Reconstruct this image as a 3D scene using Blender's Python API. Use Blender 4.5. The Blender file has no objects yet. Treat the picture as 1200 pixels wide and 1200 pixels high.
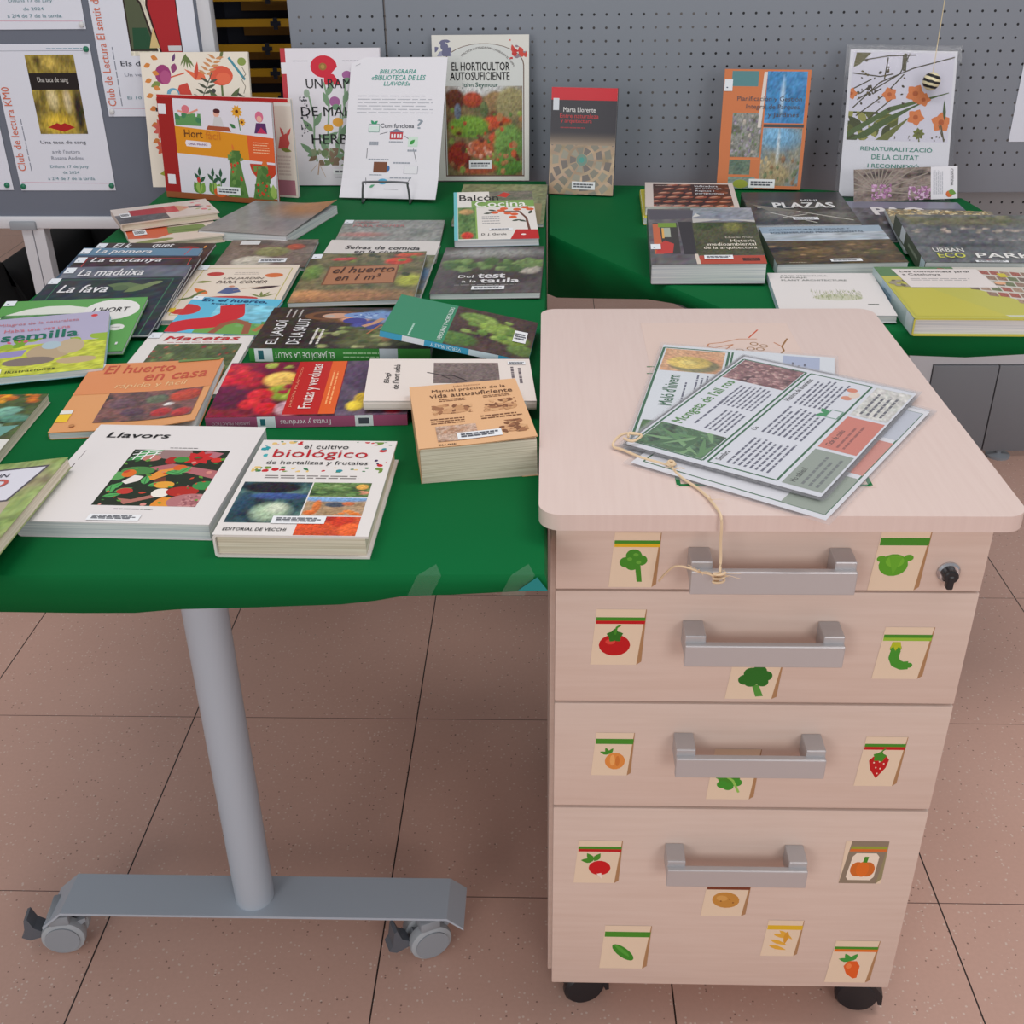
import bpy, bmesh, math, random
import numpy as np
from mathutils import Vector, Matrix
sc = bpy.context.scene
COL = sc.collection

def lin(c):
    c = c / 255.0
    return c / 12.92 if c <= 0.04045 else ((c + 0.055) / 1.055) ** 2.4
def C(r, g, b):
    return (lin(r), lin(g), lin(b), 1.0)

# ---------------------------------------------------------------- camera
cam_d = bpy.data.cameras.new('camera'); cam = bpy.data.objects.new('camera', cam_d); COL.objects.link(cam)
PITCH, ROLL, YAW = 0.510377, -0.0123418, -0.0328825
fw = Vector((math.sin(YAW) * math.cos(PITCH), math.cos(YAW) * math.cos(PITCH), -math.sin(PITCH)))
rt = Vector((math.cos(YAW), -math.sin(YAW), 0)); up = rt.cross(fw)
r2 = math.cos(ROLL) * rt + math.sin(ROLL) * up; u2 = -math.sin(ROLL) * rt + math.cos(ROLL) * up
M = Matrix((r2, u2, -fw)).transposed().to_4x4(); M.translation = Vector((0, 0, 1.29062)); cam.matrix_world = M
cam_d.sensor_width = 36; cam_d.lens = 39.1176; cam_d.clip_start = 0.05
sc.camera = cam

# ---------------------------------------------------------------- world, lights, exposure
wd = bpy.data.worlds.new('daylight'); sc.world = wd; wd.use_nodes = True
wd.node_tree.nodes['Background'].inputs[0].default_value = (0.93, 0.96, 1.0, 1)
wd.node_tree.nodes['Background'].inputs[1].default_value = 0.45
def area(name, loc, target, sx, sy, power, col):
    d = bpy.data.lights.new(name, 'AREA'); d.shape = 'RECTANGLE'; d.size = sx; d.size_y = sy; d.energy = power; d.color = col
    o = bpy.data.objects.new(name, d); COL.objects.link(o); o.location = loc
    o.rotation_euler = (Vector(target) - Vector(loc)).to_track_quat('-Z', 'Y').to_euler(); return o
area('window_light', (-2.2, -3.2, 2.0), (-0.6, 1.5, 0.6), 1.5, 1.8, 46, (1.0, 0.97, 0.95))
area('window_light', (1.8, -3.2, 2.0), (0.5, 1.5, 0.6), 1.5, 1.8, 46, (1.0, 0.97, 0.95))
area('ceiling_light', (-0.7, 1.0, 2.95), (-0.7, 1.0, 0), 1.2, 0.6, 18, (1.0, 0.96, 0.93))
area('ceiling_light', (1.1, 1.0, 2.95), (1.1, 1.0, 0), 1.2, 0.6, 18, (1.0, 0.96, 0.93))
sc.view_settings.view_transform = 'Standard'; sc.view_settings.look = 'None'; sc.view_settings.gamma = 1
sc.view_settings.use_curve_mapping = False; sc.view_settings.exposure = 0.0

# ---------------------------------------------------------------- materials
MATS = {}
def mat(name, col, rough=0.5, metal=0.0, coat=0.0, sheen=0.0, spec=0.5):
    if name in MATS: return MATS[name]
    m = bpy.data.materials.new(name); m.use_nodes = True; b = m.node_tree.nodes['Principled BSDF']
    b.inputs['Base Color'].default_value = col; b.inputs['Roughness'].default_value = rough
    b.inputs['Metallic'].default_value = metal; b.inputs['Coat Weight'].default_value = coat
    b.inputs['Coat Roughness'].default_value = 0.12; b.inputs['Sheen Weight'].default_value = sheen
    b.inputs['Specular IOR Level'].default_value = spec
    MATS[name] = m; return m
def nodes(m):
    nt = m.node_tree; return nt, nt.nodes['Principled BSDF']
def N(nt, t, **kw):
    n = nt.nodes.new(t)
    for k, v in kw.items(): setattr(n, k, v)
    return n
def mth(nt, op, a, b=None, c=None):
    n = nt.nodes.new('ShaderNodeMath'); n.operation = op
    for i, v in enumerate((a, b, c)):
        if v is None: continue
        if isinstance(v, (int, float)): n.inputs[i].default_value = v
        else: nt.links.new(v, n.inputs[i])
    return n.outputs[0]
def mixc(nt, fac, a, b):
    n = nt.nodes.new('ShaderNodeMix'); n.data_type = 'RGBA'
    if isinstance(fac, (int, float)): n.inputs[0].default_value = fac
    else: nt.links.new(fac, n.inputs[0])
    for s, v in ((6, a), (7, b)):
        if isinstance(v, tuple): n.inputs[s].default_value = v
        else: nt.links.new(v, n.inputs[s])
    return n.outputs[2]
def noise(nt, vec, scale, detail=3, rough=0.5):
    n = nt.nodes.new('ShaderNodeTexNoise'); n.inputs['Scale'].default_value = scale
    n.inputs['Detail'].default_value = detail; n.inputs['Roughness'].default_value = rough
    nt.links.new(vec, n.inputs['Vector']); return n.outputs[0]
def objco(nt, scale=None):
    t = nt.nodes.new('ShaderNodeTexCoord'); o = t.outputs['Object']
    if scale:
        mp = nt.nodes.new('ShaderNodeMapping'); mp.inputs['Scale'].default_value = scale
        nt.links.new(o, mp.inputs[0]); o = mp.outputs[0]
    return o
def ramp(nt, fac, stops):
    r = nt.nodes.new('ShaderNodeValToRGB'); nt.links.new(fac, r.inputs[0]); e = r.color_ramp.elements
    while len(e) < len(stops): e.new(0.5)
    for el, (p, c) in zip(e, stops): el.position = p; el.color = c
    return r.outputs[0]
def bump(nt, b, h, strength, dist=0.001):
    n = nt.nodes.new('ShaderNodeBump'); n.inputs['Strength'].default_value = strength; n.inputs['Distance'].default_value = dist
    nt.links.new(h, n.inputs['Height']); nt.links.new(n.outputs[0], b.inputs['Normal'])

def make_floor_mat():
    m = mat('terrazzo_tile', C(172, 130, 112), 0.38); nt, b = nodes(m); co = objco(nt)
    sep = N(nt, 'ShaderNodeSeparateXYZ'); nt.links.new(co, sep.inputs[0])
    def line(out, off, half):
        t = mth(nt, 'DIVIDE', mth(nt, 'SUBTRACT', out, off), 0.4)
        f = mth(nt, 'FRACT', mth(nt, 'ADD', t, 0.5))
        d = mth(nt, 'ABSOLUTE', mth(nt, 'SUBTRACT', f, 0.5))
        return mth(nt, 'LESS_THAN', d, half / 0.4)
    lx = line(sep.outputs[0], -0.62552, 0.0011); ly = line(sep.outputs[1], 1.14708, 0.0008)
    n1 = noise(nt, co, 2.2, 2); n2 = noise(nt, co, 160, 3)
    base = ramp(nt, n1, [(0.3, C(209, 168, 152)), (0.7, C(219, 179, 163))])
    base = mixc(nt, mth(nt, 'MULTIPLY', n2, 0.22), base, C(166, 126, 112))
    def specks(scale, thr, cell):
        v = N(nt, 'ShaderNodeTexVoronoi'); v.inputs['Scale'].default_value = scale; nt.links.new(co, v.inputs['Vector'])
        s2 = N(nt, 'ShaderNodeSeparateColor'); nt.links.new(v.outputs['Color'], s2.inputs[0])
        return mth(nt, 'MULTIPLY', mth(nt, 'LESS_THAN', v.outputs['Distance'], thr), mth(nt, 'GREATER_THAN', s2.outputs[0], cell))
    base = mixc(nt, mth(nt, 'MULTIPLY', specks(170, 0.27, 0.74), 0.85), base, C(226, 204, 192))
    base = mixc(nt, mth(nt, 'MULTIPLY', specks(150, 0.2, 0.88), 0.7), base, C(104, 74, 64))
    base = mixc(nt, ly, base, C(105, 80, 72)); base = mixc(nt, lx, base, C(45, 33, 31))
    nt.links.new(base, b.inputs['Base Color']); return m
def make_wood_mat():
    m = mat('pale_birch_laminate', C(226, 206, 196), 0.42, coat=0.15); nt, b = nodes(m)
    g = noise(nt, objco(nt, (2.2, 2.2, 46)), 3.0, 4, 0.6); g2 = noise(nt, objco(nt, (10, 10, 260)), 3.0, 2, 0.6)
    c = ramp(nt, g, [(0.3, C(210, 186, 173)), (0.62, C(216, 194, 182))])
    c = mixc(nt, mth(nt, 'MULTIPLY', g2, 0.12), c, C(207, 182, 168)); nt.links.new(c, b.inputs['Base Color']); return m
def make_woodtop_mat():
    m = mat('pale_birch_top', C(226, 206, 196), 0.3, coat=0.2); nt, b = nodes(m)
    g = noise(nt, objco(nt, (60, 3, 3)), 3.0, 4, 0.6)
    c = ramp(nt, g, [(0.3, C(219, 196, 188)), (0.65, C(223, 201, 193))]); nt.links.new(c, b.inputs['Base Color']); return m
def make_cloth_mat():
    m = mat('green_tablecloth', C(0, 108, 62), 0.66, sheen=0.0, spec=0.12); nt, b = nodes(m); co = objco(nt)
    g = noise(nt, co, 3.0, 3); c = ramp(nt, g, [(0.3, C(0, 92, 44)), (0.7, C(0, 102, 52))]); nt.links.new(c, b.inputs['Base Color'])
    bump(nt, b, noise(nt, co, 900, 2), 0.12, 0.0006); return m
def make_peg_mat(off_x, off_z, pitch, name, bc=C(132, 138, 148)):
    m = mat(name, C(132, 138, 148), 0.5, spec=0.4); nt, b = nodes(m); co = objco(nt)
    sep = N(nt, 'ShaderNodeSeparateXYZ'); nt.links.new(co, sep.inputs[0])
    fx = mth(nt, 'ADD', mth(nt, 'DIVIDE', mth(nt, 'SUBTRACT', sep.outputs[0], off_x), pitch), 0.5)
    fz = mth(nt, 'ADD', mth(nt, 'DIVIDE', mth(nt, 'SUBTRACT', sep.outputs[2], off_z), pitch), 0.5)
    dx = mth(nt, 'SUBTRACT', mth(nt, 'FRACT', fx), 0.5); dz = mth(nt, 'SUBTRACT', mth(nt, 'FRACT', fz), 0.5)
    d = mth(nt, 'SQRT', mth(nt, 'ADD', mth(nt, 'MULTIPLY', dx, dx), mth(nt, 'MULTIPLY', dz, dz)))
    hole = mth(nt, 'LESS_THAN', d, 0.0026 / pitch)
    inz = mth(nt, 'LESS_THAN', sep.outputs[2], off_z + pitch * 0.5)
    inb = mth(nt, 'GREATER_THAN', sep.outputs[2], off_z - pitch * 12.5)
    hole = mth(nt, 'MULTIPLY', hole, mth(nt, 'MULTIPLY', inz, inb))
    cell = N(nt, 'ShaderNodeCombineXYZ'); nt.links.new(mth(nt, 'FLOOR', fx), cell.inputs[0]); nt.links.new(mth(nt, 'FLOOR', fz), cell.inputs[1])
    wn = noise(nt, cell.outputs[0], 0.13, 1)
    hc = ramp(nt, wn, [(0.5, C(22, 24, 30)), (0.62, C(96, 92, 92))])  # painted dots: paler holes have light passing through put into their colour
    c = mixc(nt, hole, bc, hc); nt.links.new(c, b.inputs['Base Color']); return m
def make_pages_mat(name, col, dark):
    m = mat(name, col, 0.75, spec=0.2); nt, b = nodes(m)
    g = noise(nt, objco(nt, (4, 4, 900)), 1.0, 2); c = mixc(nt, ramp(nt, g, [(0.42, (0, 0, 0, 1)), (0.62, (1, 1, 1, 1))]), col, dark)
    nt.links.new(c, b.inputs['Base Color']); return m
def make_print_mat(name, rough, coat):
    m = mat(name, C(255, 255, 255), rough, coat=coat, spec=0.22); nt, b = nodes(m)
    a = N(nt, 'ShaderNodeVertexColor'); a.layer_name = 'ink'; nt.links.new(a.outputs[0], b.inputs['Base Color']); return m
FLOOR = make_floor_mat(); WOOD = make_wood_mat(); WOODTOP = make_woodtop_mat(); CLOTH = make_cloth_mat()
PAGES = make_pages_mat('page_edges_white', C(222, 222, 222), C(190, 194, 200)); PAGESC = make_pages_mat('page_edges_cream', C(222, 212, 194), C(196, 182, 160))
PRINT = make_print_mat('glossy_print', 0.36, 0.10); PAPERPRINT = make_print_mat('paper_print', 0.6, 0.0); MATTE = make_print_mat('matte_print', 0.5, 0.05)
STEEL = mat('grey_painted_steel', C(172, 181, 192), 0.4); HANDLE = mat('brushed_aluminium', C(190, 188, 190), 0.38, 0.45)
DGREY = mat('dark_grey_plastic', C(92, 96, 104), 0.45); MGREY = mat('mid_grey_plastic', C(146, 151, 158), 0.45); BLACK = mat('black_plastic', C(26, 26, 31), 0.4)
BLACKF = mat('black_fabric', C(22, 21, 23), 0.85); WHITEM = mat('white_aluminium', C(206, 208, 214), 0.4, 0.1); CHROME = mat('chrome', C(200, 200, 204), 0.22, 1.0)
WALLM = mat('wall_paint', C(176, 172, 166), 0.7); BOARDG = mat('grey_felt_board', C(108, 114, 127), 0.8, spec=0.2)
LABELW = mat('white_label', C(226, 228, 232), 0.45); TAPE = mat('clear_tape', C(150, 180, 160), 0.2)
def glass(name, alpha, col, rough):
    m = mat(name, col, rough, spec=0.6); nodes(m)[1].inputs['Alpha'].default_value = alpha; return m
FILM = glass('laminating_film', 0.12, C(200, 200, 206), 0.12); ACRYL = glass('clear_acrylic', 0.07, C(120, 122, 128), 0.06)
nodes(TAPE)[1].inputs['Alpha'].default_value = 0.13

# ---------------------------------------------------------------- object helpers
def link(o, parent=None):
    COL.objects.link(o)
    if parent is not None: o.parent = parent
    return o
def thing(name, label, cat, loc=(0, 0, 0), group=None, mw=None):
    o = bpy.data.objects.new(name, None); COL.objects.link(o); o.empty_display_size = 0.05
    if mw is not None: o.matrix_world = mw
    else: o.location = loc
    o['label'] = label; o['category'] = cat
    if group: o['group'] = group
    return o
def tag(o, label, cat, group=None):
    o['label'] = label; o['category'] = cat
    if group: o['group'] = group
    return o
def mesh_obj(name, verts, faces, m, parent=None, smooth=False, fix=True):
    me = bpy.data.meshes.new(name); me.from_pydata([tuple(v) for v in verts], [], faces); me.update()
    if fix:
        bm = bmesh.new(); bm.from_mesh(me); bmesh.ops.recalc_face_normals(bm, faces=bm.faces); bm.to_mesh(me); bm.free()
    me.materials.append(m)
    if smooth:
        me.polygons.foreach_set('use_smooth', [True] * len(me.polygons))
        try: me.set_sharp_from_angle(angle=math.radians(40))
        except Exception: pass
    return link(bpy.data.objects.new(name, me), parent)
def bm_obj(name, bm, m, parent=None, smooth=False):
    bmesh.ops.recalc_face_normals(bm, faces=bm.faces)
    me = bpy.data.meshes.new(name); bm.to_mesh(me); bm.free(); me.materials.append(m)
    if smooth:
        me.polygons.foreach_set('use_smooth', [True] * len(me.polygons))
        try: me.set_sharp_from_angle(angle=math.radians(40))
        except Exception: pass
    return link(bpy.data.objects.new(name, me), parent)
def box(bm, x0, y0, z0, x1, y1, z1, bev=0.0, seg=2):
    r = bmesh.ops.create_cube(bm, size=1.0); vs = r['verts']
    for v in vs: v.co = Vector((x0 + (v.co.x + .5) * (x1 - x0), y0 + (v.co.y + .5) * (y1 - y0), z0 + (v.co.z + .5) * (z1 - z0)))
    if bev:
        es = list({e for v in vs for e in v.link_edges})
        bmesh.ops.bevel(bm, geom=es, offset=bev, segments=seg, affect='EDGES', profile=0.5)
def boxobj(name, b, m, parent=None, bev=0.0, seg=2):
    bm = bmesh.new(); box(bm, *b, bev=bev, seg=seg); return bm_obj(name, bm, m, parent, smooth=bev > 0)
def tube(bm, pts, r, n=8, closed=False):
    pts = [Vector(p) for p in pts]; rings = []
    for i, p in enumerate(pts):
        a = pts[max(i - 1, 0)]; b = pts[min(i + 1, len(pts) - 1)]; t = (b - a).normalized()
        q = Vector((0, 0, 1)) if abs(t.z) < 0.9 else Vector((1, 0, 0))
        s = t.cross(q).normalized(); w = s.cross(t); rr = r[i] if isinstance(r, (list, tuple)) else r
        rings.append([bm.verts.new(p + (s * math.cos(k * 2 * math.pi / n) + w * math.sin(k * 2 * math.pi / n)) * rr) for k in range(n)])
    for A, B in zip(rings, rings[1:]):
        for k in range(n): bm.faces.new((A[k], A[(k + 1) % n], B[(k + 1) % n], B[k]))
    bm.faces.new(rings[0]); bm.faces.new(rings[-1][::-1])
def lathe(bm, prof, n=24, mat4=None):
    rings = []; mat4 = mat4 or Matrix()
    for r, z in prof:
        rings.append([bm.verts.new(mat4 @ Vector((r * math.cos(2 * math.pi * k / n), r * math.sin(2 * math.pi * k / n), z))) for k in range(n)])
    for A, B in zip(rings, rings[1:]):
        for k in range(n): bm.faces.new((A[k], A[(k + 1) % n], B[(k + 1) % n], B[k]))
    bm.faces.new(rings[0][::-1]); bm.faces.new(rings[-1])
def prism(bm, poly, z0, z1, f=lambda x, y, z: (x, y, z)):
    a = [bm.verts.new(f(x, y, z0)) for x, y in poly]; b = [bm.verts.new(f(x, y, z1)) for x, y in poly]; n = len(poly)
    bm.faces.new(a[::-1]); bm.faces.new(b)
    for i in range(n): bm.faces.new((a[i], a[(i + 1) % n], b[(i + 1) % n], b[i]))
def smooth_path(pts, k=6):
    out = []; P = [Vector(p) for p in pts]
    for i in range(len(P) - 1):
        p0, p1, p2, p3 = P[max(i - 1, 0)], P[i], P[i + 1], P[min(i + 2, len(P) - 1)]
        for j in range(k):
            t = j / k
            out.append(0.5 * ((2 * p1) + (p2 - p0) * t + (2 * p0 - 5 * p1 + 4 * p2 - p3) * t * t + (-p0 + 3 * p1 - 3 * p2 + p3) * t ** 3))
    out.append(P[-1]); return out

# ---------------------------------------------------------------- print (drawing) kit: flat inked shapes on covers, papers and stickers
_txt = {}
def glyphs(s, bold, shear):
    key = (s, shear)
    if key in _txt: return _txt[key]
    cu = bpy.data.curves.new('lettering', 'FONT'); cu.body = s; cu.size = 1; cu.resolution_u = 2
    cu.shear = shear; cu.fill_mode = 'FRONT'; cu.space_line = 0.9; cu.align_x = 'CENTER'
    o = bpy.data.objects.new('lettering', cu); COL.objects.link(o)
    dg = bpy.context.evaluated_depsgraph_get(); dg.update()
    me = o.evaluated_get(dg).to_mesh()
    vs = [(v.co.x, v.co.y) for v in me.vertices]; fs = [tuple(p.vertices) for p in me.polygons]
    o.evaluated_get(dg).to_mesh_clear(); bpy.data.objects.remove(o); bpy.data.curves.remove(cu)
    xs = [v[0] for v in vs] or [0, 1]; ys = [v[1] for v in vs] or [0, 1]
    x0, x1, y0, y1 = min(xs), max(xs), min(ys), max(ys)
    vs = [((x - x0) / max(x1 - x0, 1e-6), (y - y0) / max(y1 - y0, 1e-6)) for x, y in vs]
    _txt[key] = (vs, fs, max(x1 - x0, 1e-6), max(y1 - y0, 1e-6)); return _txt[key]
def clip_poly(pts, b):
    for ax, val, sg in ((0, b[0], 1), (0, b[2], -1), (1, b[1], 1), (1, b[3], -1)):
        out = []
        for i in range(len(pts)):
            p, q = pts[i], pts[(i + 1) % len(pts)]; dp, dq = sg * (p[ax] - val), sg * (q[ax] - val)
            if dp >= 0: out.append(p)
            if dp * dq < 0:
                t = dp / (dp - dq); out.append((p[0] + (q[0] - p[0]) * t, p[1] + (q[1] - p[1]) * t))
        pts = out
        if len(pts) < 3: return []
    return pts
class Ink:
    def __init__(s, w, h, seed=1):
        s.w, s.h = w, h; s.v = []; s.f = []; s.c = []; s.z = 0.00012; s.clip = (0, 0, 1, 1); s.rnd = random.Random(seed)
        s.titles = []; s.labels = []
    def layer(s): s.z += 1.6e-6; return s.z
    def P(s, pts, col):
        pts = clip_poly(list(pts), s.clip)
        if len(pts) < 3: return
        z = s.layer(); n = len(s.v); s.v += [((u - .5) * s.w, v * s.h, z) for u, v in pts]; s.f.append(tuple(range(n, n + len(pts)))); s.c.append([col] * len(pts))
    def R(s, u0, v0, u1, v1, col):
        if s.nsub > 1:
            k = s.nsub
            zz = s.z
            for i in range(k):
                for j in range(k):
                    s.z = zz; s.P([(u0 + (u1 - u0) * i / k, v0 + (v1 - v0) * j / k), (u0 + (u1 - u0) * (i + 1) / k, v0 + (v1 - v0) * j / k), (u0 + (u1 - u0) * (i + 1) / k, v0 + (v1 - v0) * (j + 1) / k), (u0 + (u1 - u0) * i / k, v0 + (v1 - v0) * (j + 1) / k)], col)
            s.z = zz + 0.0003
        else: s.P([(u0, v0), (u1, v0), (u1, v1), (u0, v1)], col)
    nsub = 1
    def E(s, cu, cv, rx, ry, col, rot=0.0, n=18, a0=0, a1=360):
        k = s.w / s.h; c, d = math.cos(math.radians(rot)), math.sin(math.radians(rot)); pts = []
        full = (a1 - a0) >= 360
        for i in range(n if full else n + 1):
            a = math.radians(a0 + (a1 - a0) * i / n); x, y = rx * math.cos(a), ry * math.sin(a)
            pts.append((cu + c * x - d * y, cv + (d * x + c * y) * k))
        s.P(pts, col)
    def L(s, pts, wd, col, taper=False):
        k = s.w / s.h; q = [(u, v / k) for u, v in pts]
        for i in range(len(q) - 1):
            (x0, y0), (x1, y1) = q[i], q[i + 1]; l = math.hypot(x1 - x0, y1 - y0) or 1e-6
            nx, ny = -(y1 - y0) / l * wd / 2, (x1 - x0) / l * wd / 2
            w1 = 0.15 if taper and i == len(q) - 2 else 1
            s.P([(x0 - nx, (y0 - ny) * k), (x1 - nx * w1, (y1 - ny * w1) * k), (x1 + nx * w1, (y1 + ny * w1) * k), (x0 + nx, (y0 + ny) * k)], col)
            if wd > 0.03 and i > 0: s.E(x0, y0 * k, wd / 2, wd / 2, col, n=14)
    def frame(s, u0, v0, u1, v1, wd, col):
        s.L([(u0, v0), (u1, v0)], wd, col); s.L([(u1, v0), (u1, v1)], wd, col); s.L([(u1, v1), (u0, v1)], wd, col); s.L([(u0, v1), (u0, v0)], wd, col)
    def leaf(s, cu, cv, ln, wd, ang, col, vein=None):
        k = s.w / s.h; c, d = math.cos(math.radians(ang)), math.sin(math.radians(ang)); pts = []
        prof = [(0, 0), (.2, .7), (.45, 1), (.75, .6), (1, 0)]
        for t, o in prof + [(t, -o) for t, o in prof[-2:0:-1]]:
            x, y = t * ln, o * wd / 2; pts.append((cu + c * x - d * y, cv + (d * x + c * y) * k))
        s.P(pts, col)
        if vein: s.L([(cu, cv), (cu + c * ln * .9, cv + d * ln * .9 * k)], wd * .08, vein)
    def flower(s, cu, cv, r, n, col, cen, rot=0):
        k = s.w / s.h
        for i in range(n):
            a = rot + 360 * i / n; s.leaf(cu, cv, r, r * 1.5 * 3.14 / n, a, col)
        s.E(cu, cv, r * .28, r * .28, cen, n=10)
    def lines(s, u0, v0, u1, v1, n, col, fill=0.5, rot=False, ragged=0.15):
        for i in range(n):
            a = (i + 0.5 - fill / 2) / n; b = (i + 0.5 + fill / 2) / n; p = 0.0; e = 1 - s.rnd.random() * ragged
            while p < e:
                q = min(e, p + 0.06 + 0.12 * s.rnd.random())
                if not rot: s.P([(u0 + p * (u1 - u0), v0 + a * (v1 - v0)), (u0 + q * (u1 - u0), v0 + a * (v1 - v0)), (u0 + q * (u1 - u0), v0 + b * (v1 - v0)), (u0 + p * (u1 - u0), v0 + b * (v1 - v0))], col)
                else: s.P([(u0 + a * (u1 - u0), v0 + p * (v1 - v0)), (u0 + b * (u1 - u0), v0 + p * (v1 - v0)), (u0 + b * (u1 - u0), v0 + q * (v1 - v0)), (u0 + a * (u1 - u0), v0 + q * (v1 - v0))], col)
                p = q + 0.022
    def T(s, txt, u0, v0, u1, v1, col, bold=0.0, shear=0.0, rot=0):
        t = Ink(s.w, s.h); t.z = 0.0008; s.titles.append((abs((u1 - u0) * (v1 - v0)), t))
        t._T(txt, u0, v0, u1, v1, col, bold, shear, rot)
    def _T(s, txt, u0, v0, u1, v1, col, bold=0.0, shear=0.0, rot=0):
        vs, fs, gw, gh = glyphs(txt, bold, shear)
        da, db = bold * .8 / gw, bold * .5 / gh
        offs = [(0, 0)] if bold <= 0 else ([(-da, 0), (da, 0)] if bold < .007 else [(-da, -db), (da, -db), (da, db), (-da, db)])
        for oa, ob in offs:
            z = s.layer(); n = len(s.v)
            for a, b in vs:
                a = (a + oa + da) / (1 + 2 * da); b = (b + ob + db) / (1 + 2 * db)
                if rot == 0: u, v = u0 + a * (u1 - u0), v0 + b * (v1 - v0)
                elif rot == 90: u, v = u1 - b * (u1 - u0), v0 + a * (v1 - v0)
                elif rot == 180: u, v = u1 - a * (u1 - u0), v1 - b * (v1 - v0)
                else: u, v = u0 + b * (u1 - u0), v1 - a * (v1 - v0)
                s.v.append(((u - .5) * s.w, v * s.h, z))
            for f in fs: s.f.append(tuple(i + n for i in f)); s.c.append([col] * len(f))
    def TA(s, txt, cu, cv, r, dr, a0, a1, col, bold=0.0):
        t = Ink(s.w, s.h); t.z = 0.0008; s.titles.append((0, t)); vs, fs = glyphs(txt, bold, 0)[:2]; z = t.layer(); n = len(t.v); k = s.w / s.h
        for a, b in vs:
            an = math.radians(a0 + (a1 - a0) * a); rr = r + dr * b
            t.v.append(((cu + rr * math.cos(an) - .5) * s.w, (cv + rr * math.sin(an) * k) * s.h, z))
        for f in fs: t.f.append(tuple(i + n for i in f)); t.c.append([col] * len(f))
    def ph(s, u0, v0, u1, v1, pal, blobs=(), sc=(), seed=1, nx=48, ny=36, freq=5, contrast=1.0, quad=None, grain=0.55):
        rs = np.random.RandomState(seed); yy, xx = np.mgrid[0:ny + 1, 0:nx + 1]; fx = xx / nx; fy = yy / ny
        val = np.zeros(fx.shape); amp = 1.0; tot = 0; fr = freq
        for o in range(3):
            g = rs.rand(int(fr) + 2, int(fr) + 2); gx = fx * fr; gy = fy * fr; ix = np.minimum(gx.astype(int), int(fr)); iy = np.minimum(gy.astype(int), int(fr))
            tx = gx - ix; ty = gy - iy
            val += amp * ((g[iy, ix] * (1 - tx) + g[iy, ix + 1] * tx) * (1 - ty) + (g[iy + 1, ix] * (1 - tx) + g[iy + 1, ix + 1] * tx) * ty)
            tot += amp; amp *= 0.6; fr = fr * 2
        val = np.clip((val / tot - .5) * 2.2 * contrast + .5, 0, 0.999) * (len(pal) - 1)
        pa = np.array([p[:3] for p in pal]); i0 = val.astype(int); t = (val - i0)[..., None]
        img = pa[i0] * (1 - t) + pa[np.minimum(i0 + 1, len(pal) - 1)] * t
        bl = list(blobs)
        for cnt, r0, r1, cols, reg in sc:
            for _ in range(cnt):
                r = r0 + (r1 - r0) * rs.rand(); bl.append((reg[0] + (reg[2] - reg[0]) * rs.rand(), reg[1] + (reg[3] - reg[1]) * rs.rand(), r, r * (0.7 + .5 * rs.rand()), cols[rs.randint(len(cols))]))
        for b in bl:
            bu, bv, ru, rv, col = b[:5]; soft = b[5] if len(b) > 5 else 0.25
            dx = (fx - bu) / ru; dy = (fy - bv) / rv; d = np.sqrt(dx * dx + dy * dy); a = np.clip((1 - d) / soft, 0, 1)[..., None]
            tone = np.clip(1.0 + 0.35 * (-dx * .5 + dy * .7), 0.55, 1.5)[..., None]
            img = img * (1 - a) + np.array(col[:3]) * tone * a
        dn = rs.rand(ny + 1, nx + 1); g2 = rs.rand(ny // 2 + 2, nx // 2 + 2); dn = (dn * .5 + g2[(np.arange(ny + 1) // 2)[:, None], (np.arange(nx + 1) // 2)[None, :]] * .5 - .5)
        img = img * (1 + grain * 1.5 * dn[..., None]) + (rs.rand(ny + 1, nx + 1, 3) - .5) * grain * .06
        img = np.clip(img, 0, 1); z = s.layer(); n = len(s.v)
        for j in range(ny + 1):
            for i in range(nx + 1):
                a, b = i / nx, j / ny
                if quad:
                    (ax, ay), (bx, by), (cx, cy), (dx_, dy_) = quad  # BL BR TR TL
                    u = (ax * (1 - a) + bx * a) * (1 - b) + (dx_ * (1 - a) + cx * a) * b; v = (ay * (1 - a) + by * a) * (1 - b) + (dy_ * (1 - a) + cy * a) * b
                else: u, v = u0 + a * (u1 - u0), v0 + b * (v1 - v0)
                s.v.append(((u - .5) * s.w, v * s.h, z))
        w1 = nx + 1; cl = [tuple(c) + (1.0,) for c in img.reshape(-1, 3)]
        for j in range(ny):
            for i in range(nx):
                q = (j * w1 + i, j * w1 + i + 1, (j + 1) * w1 + i + 1, (j + 1) * w1 + i); s.f.append(tuple(n + k for k in q)); s.c.append([cl[k] for k in q])
    def bar(s, u0, v0, u1, v1, rows=3):
        s.labels.append((u0, v0, u1, v1, rows))
    def build(s, name, parent, m, zoff=0.0, warp=None, mp=None):
        if not s.f: return None
        me = bpy.data.meshes.new(name)
        vs = [(x, y, z + zoff + (warp(x, y) if warp else 0)) for x, y, z in s.v]
        if mp: vs = [mp(*v) for v in vs]
        me.from_pydata(vs, [], s.f); me.update()
        at = me.color_attributes.new('ink', 'FLOAT_COLOR', 'CORNER')
        flat = [c for f in s.c for col in f for c in col]; at.data.foreach_set('color', flat)
        me.materials.append(m); o = link(bpy.data.objects.new(name, me), parent); return o
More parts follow.
